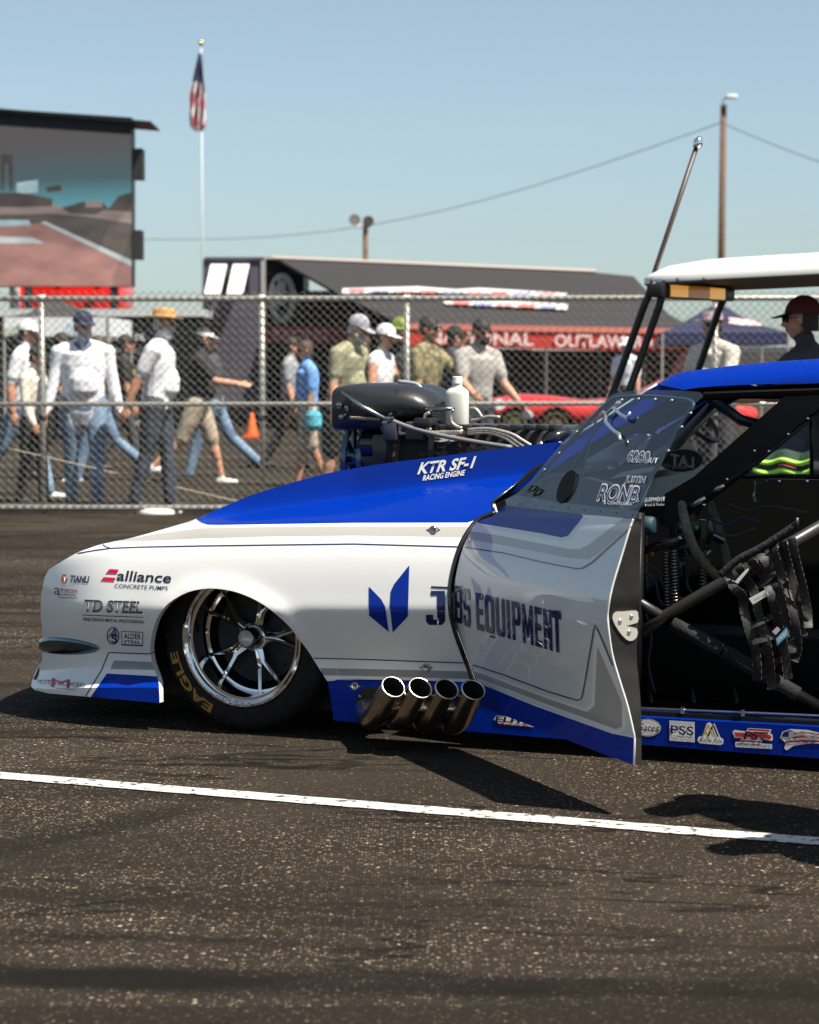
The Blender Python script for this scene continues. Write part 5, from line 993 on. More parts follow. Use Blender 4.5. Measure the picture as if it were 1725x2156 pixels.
# ---- door, swung open
TH = R(47); dd = eu * math.cos(TH) + ew * math.sin(TH); nd = -eu * math.sin(TH) + ew * math.cos(TH); HP = side(1000, 1290, -.09)
PROF = pchip([1080, 1093, 1115, 1175, 1235, 1283, 1315, 1379, 1435, 1487, 1543, 1555, 1611, 1630], [.017, .019, .030, .053, .077, .089, .089, .077, .057, .036, .018, .014, .016, .017])
def dfrac(x, y):
    yt = 1083 + (x - 1040) * .034; yb = 1482 + (x - 1000) * .384
    return 1093 + (y - yt) / (yb - yt) * 518
def SD(x, y, off=0.0): return onp(x, y, HP + nd * (PROF(dfrac(x, y)) + off), nd)
door = empty('door', HP, None, None); door.parent = car; door.location = HP - Vector(car.location); door['label'] = 'white and blue door swung open towards the camera'
DF = [(1038, 1086), (1004, 1100), (989, 1122), (974, 1157), (962, 1203), (956, 1247), (957, 1291), (965, 1327), (979, 1367), (993, 1403), (1006, 1436), (1004, 1484)]
DR = [(1334, 1093), (1326, 1115), (1308, 1175), (1290, 1235), (1281, 1283), (1281, 1315), (1290, 1379), (1306, 1435), (1322, 1487), (1335, 1543), (1337, 1556), (1336, 1611)]
DOUT = sm2(DF[:11], 3)[::-1] + [(1067, 1063), (1242, 1084)] + sm2(DR[:11], 3) + [DR[11]] + [(1270, 1588), (1126, 1531), (1004, 1485)]
DZ_B1 = [(1020, 1060), (1060, 1055), (1215, 1076), (1229, 1087), (1197, 1128), (1183, 1132), (1140, 1123), (1060, 1110), (1010, 1102), (1002, 1098)]
DZ_S1 = [(990, 1118), (1060, 1129), (1140, 1144), (1200, 1156), (1222, 1156), (1240, 1147), (1318, 1088), (1345, 1088), (1336, 1100), (1262, 1165), (1240, 1178), (1205, 1176), (1060, 1148), (980, 1134)]
DZ_W = [(995, 1106), (1060, 1118), (1183, 1141), (1200, 1138), (1236, 1092), (1222, 1080), (1240, 1080), (1310, 1090), (1238, 1147), (1222, 1156), (1200, 1156), (1060, 1129), (990, 1118)]
DZ_G = [(990, 1405), (1030, 1419), (1150, 1465), (1232, 1492), (1246, 1480), (1252, 1330), (1252, 1314), (1268, 1345), (1320, 1480), (1316, 1540), (1300, 1545), (1150, 1488), (1030, 1443), (1006, 1434)]
DZ_GL = [(996, 1413), (1030, 1424), (1150, 1470), (1236, 1499), (1252, 1486), (1258, 1360), (1310, 1480), (1310, 1530), (1298, 1536), (1150, 1482), (1030, 1436), (1004, 1428)]
DZ_B2 = [(1004, 1438), (1034, 1449), (1130, 1488), (1290, 1545), (1345, 1554), (1345, 1620), (1270, 1600), (1126, 1545), (990, 1495)]
dp = panel('door_skin', DOUT, SD, [PLOW, PBLUE, PSILV, PGREY, PWHITE, BLKPL], door, [(DZ_S1, 2), (DZ_W, 4), (DZ_B1, 1), (DZ_G, 4), (DZ_GL, 2), (DZ_B2, 1)], (10, 8), rim=-nd * 0.022)
SDd = lambda x, y: SD(x, y, .0016); SDd2 = lambda x, y: SD(x, y, .0026)
stroke('pinstripe', [(978, 1152), (1060, 1164), (1140, 1183), (1212, 1197), (1226, 1196), (1246, 1184), (1330, 1108)], 2.2, SDd2, PNAVY, door, 9)
stroke('pinstripe', [(996, 1400), (1060, 1421), (1150, 1455), (1215, 1475), (1224, 1471), (1229, 1450), (1252, 1316), (1260, 1330), (1290, 1402)], 2.2, SDd2, PNAVY, door, 9)
stroke('edge_highlight_stripe', [(1006, 1435), (1130, 1486), (1290, 1543), (1334, 1552)], 3, SDd2, PWHITE, door, 9)
GLY = {'E': ([(0, 0), (1, 0), (1, .17), (.34, .17), (.34, .42), (.9, .42), (.9, .58), (.34, .58), (.34, .83), (1, .83), (1, 1), (0, 1)], []),
       'Q': ([(0, .1), (.14, 0), (.86, 0), (1, .1), (1, .9), (.86, 1), (.14, 1), (0, .9)], [[(.33, .2), (.38, .16), (.62, .16), (.67, .2), (.67, .8), (.62, .84), (.38, .84), (.33, .8)]]), 'U': ([(0, 1), (0, .1), (.14, 0), (.86, 0), (1, .1), (1, 1), (.67, 1), (.67, .2), (.62, .16), (.38, .16), (.33, .2), (.33, 1)], []), 'I': ([(0, 0), (1, 0), (1, 1), (0, 1)], []),
       'P': ([(0, 0), (.33, 0), (.33, .4), (.86, .4), (1, .5), (1, .9), (.86, 1), (0, 1)], [[(.33, .55), (.62, .55), (.68, .6), (.68, .8), (.62, .85), (.33, .85)]]), 'M': ([(0, 0), (.25, 0), (.25, .60), (.41, .16), (.59, .16), (.75, .60), (.75, 0), (1, 0), (1, 1), (.76, 1), (.5, .44), (.24, 1), (0, 1)], []),
       'N': ([(0, 0), (.31, 0), (.31, .58), (.68, 0), (1, 0), (1, 1), (.69, 1), (.69, .42), (.32, 1), (0, 1)], []), 'T': ([(.33, 0), (.67, 0), (.67, .83), (1, .83), (1, 1), (0, 1), (0, .83), (.33, .83)], []),
       'B': ([(0, 0), (.86, 0), (1, .1), (1, .42), (.9, .5), (1, .58), (1, .9), (.86, 1), (0, 1)], [[(.34, .15), (.68, .15), (.68, .42), (.34, .42)], [(.34, .58), (.68, .58), (.68, .85), (.34, .85)]]),
       'S': ([(0, .1), (.12, 0), (.88, 0), (1, .1), (1, .46), (.88, .57), (.33, .57), (.33, .84), (.67, .84), (.67, .72), (1, .72), (1, .9), (.88, 1), (.12, 1), (0, .9), (0, .54), (.12, .43), (.67, .43), (.67, .16), (.33, .16), (.33, .28), (0, .28)], []),
       'J': ([(0, .3), (0, .1), (.14, 0), (.72, 0), (.86, .1), (.86, 1), (.22, 1), (.22, .86), (.5, .86), (.5, .16), (.33, .16), (.33, .3)], [])}
def block(ch, tl, tr, br, bl_, S, m, par, step=7):
    def mp(q): a_ = (bl_[0] + (br[0] - bl_[0]) * q[0], bl_[1] + (br[1] - bl_[1]) * q[0]); b_ = (tl[0] + (tr[0] - tl[0]) * q[0], tl[1] + (tr[1] - tl[1]) * q[0]); return (a_[0] + (b_[0] - a_[0]) * q[1], a_[1] + (b_[1] - a_[1]) * q[1])
    ol, hs_ = GLY[ch]; return panel('lettering', [mp(q) for q in ol], S, [m], par, step=(step, step), holes=[[mp(q) for q in h] for h in hs_])
def blockline(s, xs, t0, t1, b0, b1, S, m, par, lean=0.0):
    ty = lambda x: t0[1] + (x - t0[0]) * (t1[1] - t0[1]) / (t1[0] - t0[0]); by = lambda x: b0[1] + (x - b0[0]) * (b1[1] - b0[1]) / (b1[0] - b0[0])
    for ch, (x0, x1) in zip(s, xs): block(ch, (x0, ty(x0)), (x1, ty(x1)), (x1 + lean, by(x1)), (x0 + lean, by(x0)), S, m, par)
block('J', (897, 1244), (944, 1244), (944, 1316), (897, 1316), SBd, PNAVY, car)
blockline('BS', [(956, 972), (974.5, 989)], (956, 1232), (989, 1242), (956, 1309), (989, 1322), SDd2, PNAVY, door, 2)
blockline('EQUIPMENT', [(1001, 1016.5), (1019.5, 1039), (1042.5, 1061.5), (1065.5, 1072), (1076.5, 1094.5), (1098, 1120.5), (1124.5, 1139.5), (1143, 1160.5), (1161.5, 1181)], (1001, 1247), (1181, 1290), (1003, 1326), (1183, 1377), SDd2, PNAVY, door, 3)
panel('lettering', [(1031, 1337), (1043, 1341), (1043, 1345), (1031, 1341)], SDd2, [PNAVY], door, step=(9, 9))
stroke('lettering', [(1150, 1286), (1180, 1287)], 2.5, SDd2, PNAVY, door)
# inner edge, inner panel
ed = sm2(DR[:11], 4) + [DR[11]]; outer = [SD(x, y) for x, y in ed]; inner = [p - nd * (PROF(dfrac(*q)) + .005) + dd * .004 for p, q in zip(outer, ed)]
m = MB(); m.grid([outer, inner]); m.build('door_edge', mat('inner_carbon', (.010, .009, .0085), .5, noise=(20, (.016, .0145, .013), .4, .6)), door, smooth=True)
m = MB(); m.tube([p + nd * .0005 for p in outer], .0032, 6); m.build('door_edge_trim', PWHITE, door, smooth=True)
m = MB(); fr = [onp(x, y, HP - nd * .006, nd) for x, y in ((1040, 1085), (1030, 1300), (1020, 1480))]; m.grid([fr, [inner[0], inner[len(inner) // 2], inner[-1]]]); m.build('door_inner_panel', BLACK, door)
# latch plate on the edge
def SE(x, y): 
    n_ = -dd; return onp(x, y, outer[len(outer) // 2] + dd * .007, n_)
lp = panel('latch_plate', sm2([(1290, 1302), (1297, 1289), (1312, 1288), (1340, 1286), (1344, 1294), (1343, 1311), (1318, 1318), (1341, 1323), (1342, 1340), (1332, 1349), (1320, 1347), (1303, 1328)], 2, True), SE, [mat('satin_plate', (.55, .52, .46), .4, .3)] * 2, door, step=(6, 6), rim=dd * -.004)
for (x, y) in ((1306, 1308), (1330, 1298), (1325, 1331)): m = MB(); m.lathe([(0, .007), (.003, .006), (.005, .0001)], SE(x, y), dd, 12); m.build('rivet', CHROME, lp, smooth=True)
# window: leans inwards, so a plane through the door's top edge
Wb0 = onp(1067, 1062, HP + nd * .012, nd); Wb1 = onp(1340, 1091, HP + nd * .012, nd)
best = None
for io in range(0, 60):
    offp = .012 - .01 * io; q = Wb1 + nd * (offp - .012)
    for iv in range(20, 70):
        p = q + ev * (.01 * iv); dv = p - CAM; f_ = Vector((0, _cp, -_sp)); u_ = Vector((0, _sp, _cp)); zz = dv.dot(f_); px = CX + FP * dv.x / zz; py = CY - FP * dv.dot(u_) / zz
        e_ = (px - 1474) ** 2 + (py - 832) ** 2
        if best is None or e_ < best[0]: best = (e_, p.copy())
wn = (Wb1 - Wb0).cross(best[1] - Wb1).normalized()
if wn.dot(CAM - Wb1) < 0: wn = -wn
def SWN(x, y, off=0.0): return onp(x, y, Wb1 + wn * off, wn)
LEX = glass('polycarbonate', (0.62, 0.76, 0.88), 1.9)  # blue of the sky's reflection is put into the tint
WIN = [(1067, 1063), (1064, 1052), (1085, 1041), (1118, 1012), (1147, 976), (1173, 945), (1205, 911), (1253, 862), (1281, 836), (1293, 829), (1307, 825), (1365, 820.5), (1429, 822), (1471, 825), (1480, 829), (1480, 836), (1461, 852), (1426, 910), (1378, 1000), (1352, 1060), (1339, 1091), (1242, 1084)]
wg = panel('window', WIN, SWN, [LEX], door, step=(40, 40))
SW2 = lambda x, y: SWN(x, y, .004); SW3 = lambda x, y: SWN(x, y, .005)
panel('window_base_strip', [(1067, 1064), (1064, 1053), (1085, 1042), (1173, 1057), (1345, 1076), (1339, 1092), (1242, 1085)], lambda x, y: SWN(x, y, .003), [mat('smoke_strip', (.012, .022, .030), .2, coat=.8)], wg, step=(30, 30))
for x in range(1095, 1335, 34): m = MB(); m.lathe([(0, .004), (.003, .0001)], SWN(x, 1058 + (x - 1067) * .095, .003), wn, 8); m.build('rivet', BLACK, wg)
TUBE = mat('smoked_tube', (.03, .045, .06), .3)
fr_in = sm2([(1100, 1046), (1140, 1000), (1200, 930), (1255, 872), (1285, 845), (1310, 836), (1370, 835), (1440, 841), (1458, 848), (1456, 860), (1420, 920), (1372, 1008), (1346, 1070)], 3)
m = MB(); m.tube([SWN(x, y, -.012) for x, y in fr_in], .0065, 8); m.build('window_frame', TUBE, wg, smooth=True)
for (a, b) in (((1210, 1055), (1262, 860)), ((1180, 1020), (1300, 838))): m = MB(); m.tube([SWN(*a, -.016), SWN(*b, -.016)], .004, 6); m.build('frame_brace', TUBE, wg)
for x, y in ((1215, 905), (1310, 838), (1345, 836), (1380, 837), (1415, 839), (1455, 866), (1436, 895), (1408, 945), (1147, 985), (1178, 950)): m = MB(); m.lathe([(0, .006), (.004, .004), (.005, .0001)], SWN(x, y + 4, .001), wn, 8); m.build('frame_bolt', STEEL, wg)
panel('window_vent', ell(1192, 1024, 15, 37, rot=.42), lambda x, y: SWN(x, y, .006), [mat('vent_black', (.004, .004, .004), .6, spec=.1)] * 2, wg, step=(12, 12), rim=wn * -.006)
m = MB(); m.tube([SWN(x, y, .012) for x, y in ((1112, 1034), (1122, 1022), (1133, 1025), (1124, 1033), (1112, 1036))], .0035, 6); m.build('window_clip', BLACK, wg)
m = MB(); m.tube([SWN(x, y, .014) for x, y in ((1270, 868), (1277, 872), (1275, 888), (1284, 898), (1294, 908), (1304, 914), (1306, 927))], .006, 7); m.tube([SWN(x, y, .014) for x, y in ((1277, 872), (1292, 858), (1306, 872), (1320, 880), (1328, 868))], .0055, 7); m.build('window_latch', mat('latch_alloy', (.55, .58, .62), .3, .9), wg, smooth=True)
def WL(s, a, b, h, **k):
    lettering('lettering', s, SW2, a, b, h, VWHT, wg, bold=.05, **k); lettering('lettering', s, SW3, (a[0] + 1.2, a[1] - .4), (b[0] - 1.2, b[1] - .4), h * .97, VNVY, wg, bold=.0, **k)
WL('RONB', (1256, 1053), (1340, 1058), 34, shear=.35); WL('JUSTIN', (1315, 1015), (1357, 1016), 13, shear=.3); WL('6280', (1319, 971), (1366, 974), 23, shear=.25); lettering('lettering', 'R/T', SW2, (1364, 974), (1384, 975), 11, VWHT, wg, shear=.3, bold=.01)
lettering('lettering', 'a CONTOBEX', SW2, (1272, 1061), (1332, 1064), 5.5, VWHT, wg, bold=.01)

# ---- roof, pillars, windscreen
def SR(x, y, off=0.0):
    yt = float(np.interp(x, [1384, 1397, 1416, 1439, 1493, 1589, 1725, 2000], [809, 801, 790, 783, 776, 765, 755, 742])); t = min(1, max(0, (y - yt) / 52.0))
    return side(x, y, -.36 + .085 * (1 - (1 - t) ** 2) + off)
ROOF = [(1384, 809), (1397, 800.5), (1416, 790), (1439, 783), (1493, 776), (1589, 765), (1725, 755), (2000, 742), (2000, 795), (1725, 806.5), (1600, 809), (1525, 812), (1470, 816), (1440, 821)]
rp_ = panel('roof_side', sm2(ROOF[:8], 2) + ROOF[8:], SR, [PBLUE, BLACK], car, step=(14, 8), rim=-ew * .04); mirrored(rp_, 'roof_side', car, [PBLUE, BLACK])
m = MB(); rows = []
for (x, y) in sm2(ROOF[:8], 3):
    a = SR(x, y) - ev * .001; rows.append([a.lerp(mirr(a), k / 10) + ev * (.004 * math.sin(math.pi * k / 10)) for k in range(11)])
m.grid(rows); m.build('roof', PBLUE, car, smooth=True)
def SAP(x, y, off=0.0):     # front pillar leans in and back
    t = (x - 1150) / 240.0; return side(x, y, -.285 - .06 * max(0, min(1, t)) + off)
AP = [(1152, 974), (1176, 931), (1183, 937), (1269, 884), (1365, 822), (1386, 808), (1402, 812), (1440, 821), (1451, 817), (1397, 848), (1288, 906), (1173, 981), (1120, 1016), (1078, 1040), (1040, 1060), (1036, 1058), (1078, 1026), (1120, 990)]
ap = panel('front_pillar', AP, SAP, [PBLUE, BLACK], car, [([(1036, 1066), (1030, 1050), (1078, 1012), (1120, 983), (1160, 968), (1120, 1000), (1080, 1033)], 1)], step=(14, 8), rim=-ew * .05)
mirrored(ap, 'front_pillar', car, [PBLUE, BLACK])
PILW = mat('pillar_highlight', (.62, .66, .70), .3, coat=.5)
m = MB(); m.tube([SAP(x, y, .004) for x, y in ((1186, 934), (1269, 882.5), (1365, 820.5), (1384, 808.5))], .0045, 6); m.build('pillar_highlight_line', PILW, car, smooth=True)  # pale line drawing in the bright highlight along the pillar edge
WS = glass('windscreen_glass', (.93, .95, .95), 1.45)
m = MB(); r0 = [SAP(x, y, -.02) for x, y in ((1180, 936), (1269, 885), (1365, 823), (1388, 809))]
m.grid([[p.lerp(mirr(p), k / 8) - eu * (.06 * math.sin(math.pi * k / 8)) for k in range(9)] for p in r0]); m.build('windscreen', WS, car, smooth=True)

# ---- cockpit
def cbox(name, u0, u1, w0, w1, v0, v1, mt, par=None, bv=0.0):
    m = MB(); m.hexa([cpt(*q) for q in ((u0, w0, v0), (u1, w0, v0), (u1, w1, v0), (u0, w1, v0), (u0, w0, v1), (u1, w0, v1), (u1, w1, v1), (u0, w1, v1))])
    o = m.build(name, mt, par or car)
    if bv: bevel(o, bv)
    return o
IN = mat('cockpit_black', (.004, .004, .0045), .6, spec=.25); CARB = mat('carbon_dark', (.018, .017, .017), .35)
cbox('floor_pan', .95, 3.4, -.14, -1.75, .055, .085, IN); cbox('firewall', .98, 1.01, -.12, -1.74, .08, .86, IN); cbox('rear_bulkhead', 3.0, 3.03, -.2, -1.66, .08, 1.2, IN)
cbox('far_door_panel', 1.0, 3.0, -1.70, -1.73, .08, .845, IN); cbox('transmission_tunnel', 1.0, 3.0, -.85, -1.1, .08, .34, IN, bv=.04)
cbox('sill_plate', 1.0, 3.4, -.125, -.20, .085, .158, IN); m = MB(); m.tube([side(1351, 1491, -.13), side(1725, 1507, -.13), side(2000, 1519, -.13)], .004, 6); m.build('sill_rail', STEEL, car)
for x in (1437, 1564): m = MB(); m.box(side(x, 1496 + (x - 1437) * .04, -.128), (.012, .012, .02)); m.build('sill_clip', STEEL, car)
# dash and cowl cover
m = MB(); d0 = [(1.02, .90), (1.18, .91), (1.27, .885), (1.30, .80), (1.24, .70), (1.02, .66)]
m.prism([cpt(a, -.30, b) for a, b in d0], -ew * 1.3); dash = m.build('dashboard', mat('dash_black', (.018, .018, .019), .5), car)
SDH = lambda x, y: side(x, y, -.296)
lettering('lettering', 'JBS EQUIPMENT', SDH, (1333, 1057), (1401, 1054), 8, VWHT, dash, bold=.03); lettering('lettering', 'Truck & Trailer', SDH, (1358, 1066), (1400, 1064), 5, VWHT, dash, bold=.01)
m = MB(); m.lathe([(-.10, .03), (.0, .034), (.03, .03), (.035, .02), (.035, .001)], side(1362, 1106, -.36), (eu * .9 + ew * .3), 18); m.build('steering_column_cover', mat('teal_fabric', (.01, .05, .07), .6, noise=(25, (.005, .02, .035), .3, .7)), car, smooth=True)
# oval oil-maker sticker inside the windscreen, seen from behind
SLAT = lambda x, y: side(x, y, -.95); ol_ = panel('windscreen_sticker', ell(1436, 970, 46, 25, rot=-.06), SLAT, [mat('sticker_back', (.022, .022, .024), .6)], car, step=(14, 14)); SL2 = lambda x, y: side(x, y, -.946)
lettering('lettering', 'LAT', SL2, (1412, 977), (1462, 985), 22, mat('sticker_grey', (.34, .32, .31), .6), ol_, bold=.04, mirror=True, shear=.0); lettering('lettering', 'Racing Oil', SL2, (1398, 983), (1445, 988), 8, MAT['sticker_grey'], ol_, mirror=True, shear=-.3)
stroke('sticker_rim', ell(1436, 970, 45, 24.3, rot=-.06), 1.6, SL2, MAT['sticker_grey'], ol_, 6, True)
# steering wheel
SUEDE = mat('worn_suede', (.20, .17, .125), .8, noise=(55, (.10, .09, .065), .35, .65))
near = [(1468, 1021), (1455, 1024), (1443, 1036), (1437.5, 1056), (1440, 1083), (1448, 1118), (1466, 1162), (1492, 1197), (1516, 1217)]
m = MB(); ws_ = [-.60, -.56, -.50, -.44, -.40, -.38, -.40, -.46, -.54]
arc = smoothpts([side(x, y, q) for (x, y), q in zip(near, ws_)], 4); far_ = smoothpts([arc[-1], side(1532, 1215, -.64), side(1528, 1170, -.72), side(1510, 1105, -.75), side(1490, 1050, -.72), side(1477, 1026, -.66), arc[0]], 4)
m.tube(arc + far_[1:-1], .0165, 10, closed=True); sw = m.build('steering_wheel', SUEDE, car, smooth=True)
m = MB(); m.tube([side(1447, 1118, -.41), side(1484, 1120, -.57), side(1520, 1140, -.72)], .012, 6); m.lathe([(-.06, .03), (.02, .045), (.03, .001)], side(1484, 1120, -.57), eu, 16); m.build('wheel_hub', CARB, sw)
m = MB(); m.box(side(1480, 1125, -.5), (.02, .05, .10)); m.build('button_pod', BLKPL, sw); m = MB(); m.lathe([(0, .009), (.008, .0001)], side(1466, 1111, -.46), ew, 10); m.build('green_button', mat('green_plastic', (.01, .45, .06), .4), sw)
lettering('lettering', 'AMP', lambda x, y: side(x, y, -.44), (1488, 1168), (1497, 1164), 6, VWHT, sw, bold=.02)
# pedals, master cylinders, coil-overs
m = MB(); m.tube([side(1355, 1160, -.4), side(1400, 1146, -.4), side(1438, 1133, -.4)], [.013, .016, .012], 12); m.build('steering_rack_arm', BLKPL, car, smooth=True)
m = MB(); m.tube([side(1426, 1136, -.4), side(1440, 1132, -.4)], .0125, 12); m.build('rod_end', STEEL, car, smooth=True); m = MB(); m.lathe([(0, .009), (.008, .006)], side(1372, 1167, -.39), ew, 10); m.build('orange_fitting', VORG, car)
def coil(name, x, y0, y1, w_, r, turns):
    m = MB(); a = side(x, y0, w_); b = side(x + 3, y1, w_); n = turns * 10
    m.tube([a.lerp(b, i / n) + (eu * math.cos(i * .628) + ew * math.sin(i * .628)) * r for i in range(n + 1)], .0032, 5); return m.build(name, mat('spring_steel', (.30, .27, .24), .3, 1.0), car, smooth=True)
coil('coil_spring', 1403, 1162, 1278, -.42, .0125, 17); coil('coil_spring', 1419, 1158, 1276, -.40, .0125, 17); coil('coil_spring', 1477, 1132, 1242, -.5, .011, 15)
m = MB(); m.tube([side(1432, 1175, -.5), side(1432, 1214, -.5)], .018, 14); m.build('fluid_reservoir', mat('dark_blue_anodised', (.03, .05, .07), .25, .8), car, smooth=True)
m = MB(); m.tube([side(1485, 1135, -.45), side(1497, 1192, -.45)], .003, 6); m.build('shift_rod', CHROME, car)
CBL = mat('loom_grey', (.05, .05, .055), .5); CBB = mat('loom_blue', (.02, .04, .09), .5)
for k, pts in enumerate(([(1352, 1185), (1385, 1200), (1400, 1240), (1440, 1262)], [(1352, 1200), (1380, 1225), (1392, 1270), (1430, 1290)], [(1440, 1150), (1452, 1190), (1447, 1230), (1470, 1262)], [(1488, 1090), (1530, 1105), (1560, 1090), (1600, 1100)], [(1495, 1120), (1545, 1128), (1590, 1112)], [(1360, 1290), (1372, 1340), (1366, 1400), (1380, 1460)], [(1530, 1060), (1570, 1075), (1620, 1066), (1700, 1080)])):
    m = MB(); m.tube(smoothpts([side(x, y, -.46 - .03 * k) for x, y in pts], 4), .005, 6); m.build('wiring_loom', (CBL, CBB)[k % 2], car, smooth=True)
sp = cbox('switch_panel', 1.40, 1.43, -.55, -.80, .62, .78, CARB, bv=.006)
for k in range(10): m = MB(); m.lathe([(0, .007), (.012, .005), (.013, .0001)], cpt(1.43, -.58 - .04 * (k % 5), .66 + .07 * (k // 5)), eu, 8); m.build('toggle_switch', (STEEL, VORG, STEEL, mat('green_plastic', (.01, .45, .06), .4), VWHT)[k % 5], sp)
# roll cage
TUBEB = mat('cage_black', (.006, .006, .0065), .35, spec=.4)
def weave():
    m = bpy.data.materials.new('carbon_weave'); m.use_nodes = True; t = m.node_tree; b = t.nodes['Principled BSDF']; N = t.nodes.new; L = t.links.new
    tc = N('ShaderNodeTexCoord'); mp = N('ShaderNodeMapping'); mp.inputs['Rotation'].default_value = (0, R(38), 0); L(tc.outputs['Object'], mp.inputs[0])
    wv = N('ShaderNodeTexWave'); wv.inputs['Scale'].default_value = 48; wv.inputs['Distortion'].default_value = .15; L(mp.outputs[0], wv.inputs['Vector'])
    r = N('ShaderNodeValToRGB'); r.color_ramp.elements[0].color = (.012, .012, .012, 1); r.color_ramp.elements[1].color = (.035, .034, .033, 1); r.color_ramp.elements[0].position = .35; r.color_ramp.elements[1].position = .65
    L(wv.outputs[0], r.inputs[0]); L(r.outputs[0], b.inputs['Base Color']); b.inputs['Roughness'].default_value = .4; b.inputs['Coat Weight'].default_value = .25; return m
WEAVE = weave()
def bar(name, pts, r, mt=TUBEB, sub=1):
    P_ = [side(*p) for p in pts]; m = MB(); m.tube(smoothpts(P_, 5) if sub > 1 else P_, r, 12); return m.build(name, mt, car, smooth=True)
PAD = mat('bar_padding', (.013, .013, .0135), .8, bump=(120, .4))
bar('door_bar', [(1336, 1342, -.16), (1395, 1300, -.16), (1521, 1227, -.18), (1735, 1104, -.24)], .0195, WEAVE); bar('door_bar', [(1330, 1258, -.16), (1347, 1268, -.16), (1400, 1301, -.16)], .0165, WEAVE)
bar('door_bar_padding', [(1416, 1313, -.155), (1521, 1369, -.16)], .024, PAD); bar('door_bar_padding', [(1525, 1372, -.16), (1681, 1462, -.17)], .024, PAD); bar('door_bar', [(1395, 1301, -.18), (1760, 1506, -.19)], .017)
bar('cage_tube', [(1335, 1500, -.15), (1342, 1300, -.15), (1345, 1080, -.2)], .02); bar('cage_tube', [(1180, 985, -.33), (1300, 915, -.37), (1400, 852, -.41), (1450, 832, -.42), (1725, 820, -.43), (2000, 812, -.43)], .02)
bar('far_cage_tube', [(1352, 1008, -1.30), (1408, 950, -1.38), (1506, 850, -1.46)], .024, mat('cage_grey', (.12, .13, .14), .35, .5)); bar('far_cage_tube', [(1500, 842, -1.44), (1560, 884, -1.2), (1640, 905, -.95)], .02)
for k in range(3): bar('floor_rib', [(1360 + 90 * k, 1420, -1.2), (1372 + 90 * k, 1478, -.5)], .008, CARB)
# broad diagonal panel (window brace) and its polished rod
panel('diagonal_brace', [(1400, 1040), (1461, 1004), (1656, 831), (1690, 812), (1735, 806), (1735, 862), (1704, 874), (1566, 1001), (1500, 1052), (1440, 1095), (1400, 1110)], lambda x, y: side(x, y, -.42), [TUBEB, TUBEB], car, step=(30, 30), rim=-ew * .02)
for a, b in (((1457, 1066), (1486, 1047)), ((1504, 1034), (1526, 1021))): bar('polished_rod', [(*a, -.40), (*b, -.40)], .0095, STEEL)
bar('brace_rod', [(1440, 1078, -.41), (1600, 970, -.41), (1735, 858, -.42)], .007)
for x, y in ((1590, 949), (1620, 950), (1661, 914), (1702, 881), (1532, 1009), (1642, 1013), (1700, 1013), (1483, 1063)): m = MB(); m.lathe([(0, .005), (.004, .004), (.005, .0001)], side(x, y, -.395), ew, 8); m.build('bolt', CHROME, car)
bar('headliner_rail', [(1482, 827, -.33), (1560, 824, -.33), (1735, 818, -.34)], .0035, mat('rail_grey', (.22, .2, .18), .4)); cbox('roof_console', 1.50, 1.95, -.55, -1.0, 1.175, 1.205, IN)
bar('window_sill_bar', [(1560, 1003, -.9), (1740, 1003, -.9)], .008); bar('quarter_post', [(1708, 850, -.5), (1710, 1000, -.5)], .006)
m = MB(); m.tube([side(1590, 1012, -.5), side(1590, 1035, -.5), side(1588, 1044, -.5), side(1590, 1056, -.5)], [.003, .003, .006, .006], 6); m.tube([side(1575, 1010, -.5), side(1590, 1018, -.5), side(1615, 1012, -.5)], .002, 5); m.build('tether_hook', STEEL, car)
# driver seat behind the door opening
cbox('driver_seat', 2.15, 2.62, -.35, -.80, .12, .40, IN, bv=.05); cbox('seat_back', 2.55, 2.70, -.35, -.80, .35, 1.0, IN, bv=.05)
# window net
net = empty('window_net', side(1600, 1300, -.12), None, None); net.parent = car; net.location = Vector(net.location) - Vector(car.location)
STRAP = mat('net_webbing', (.014, .014, .0145), .6, noise=(90, (.026, .026, .026), .4, .6)); GOLD = mat('gold_thread', (.13, .09, .03), .7)
def strap(name, pts, wd, w0, par, stitch=True):
    p = sm2(pts, 4); n = len(p); a = []; b = []; ga = []; gb = []
    for i in range(n):
        q0, q1 = p[max(0, i - 1)], p[min(n - 1, i + 1)]; dx, dy = q1[0] - q0[0], q1[1] - q0[1]; L = math.hypot(dx, dy) or 1; nx, ny = -dy / L * wd / 2, dx / L * wd / 2
        wv = w0 + .012 * math.sin(i * .7 + pts[0][0]); tw = .010 * math.sin(i * .45 + pts[0][1])
        a.append(side(p[i][0] + nx, p[i][1] + ny, wv + tw)); b.append(side(p[i][0] - nx, p[i][1] - ny, wv - tw)); ga.append(a[-1] + ew * .002); gb.append(b[-1] + ew * .002)
    m = MB(); m.grid([a, [(q + r_) / 2 + ew * .003 for q, r_ in zip(a, b)], b]); m.grid([[q - ew * .002 for q in a], [q - ew * .002 for q in b]]); o = m.build(name, STRAP, par, smooth=True, recalc=False)
    if stitch:
        m = MB()
        for gl in (ga, gb):
            for i in range(0, n - 1): m.tube([gl[i].lerp(gl[i + 1], .15), gl[i].lerp(gl[i + 1], .75)], .0009, 4)
        m.build('stitching', GOLD, o)['kind'] = 'stuff'
S4 = [[(1531, 1201), (1546, 1237), (1564, 1255), (1567, 1283), (1580, 1334), (1593, 1375), (1595, 1434)], [(1577, 1178), (1598, 1199), (1613, 1222), (1626, 1258), (1636, 1300), (1651, 1360), (1660, 1430)],
      [(1626, 1147), (1633, 1173), (1651, 1227), (1669, 1283), (1680, 1360), (1672, 1392)], [(1667, 1133), (1677, 1181), (1690, 1232), (1700, 1283), (1703, 1322)]]
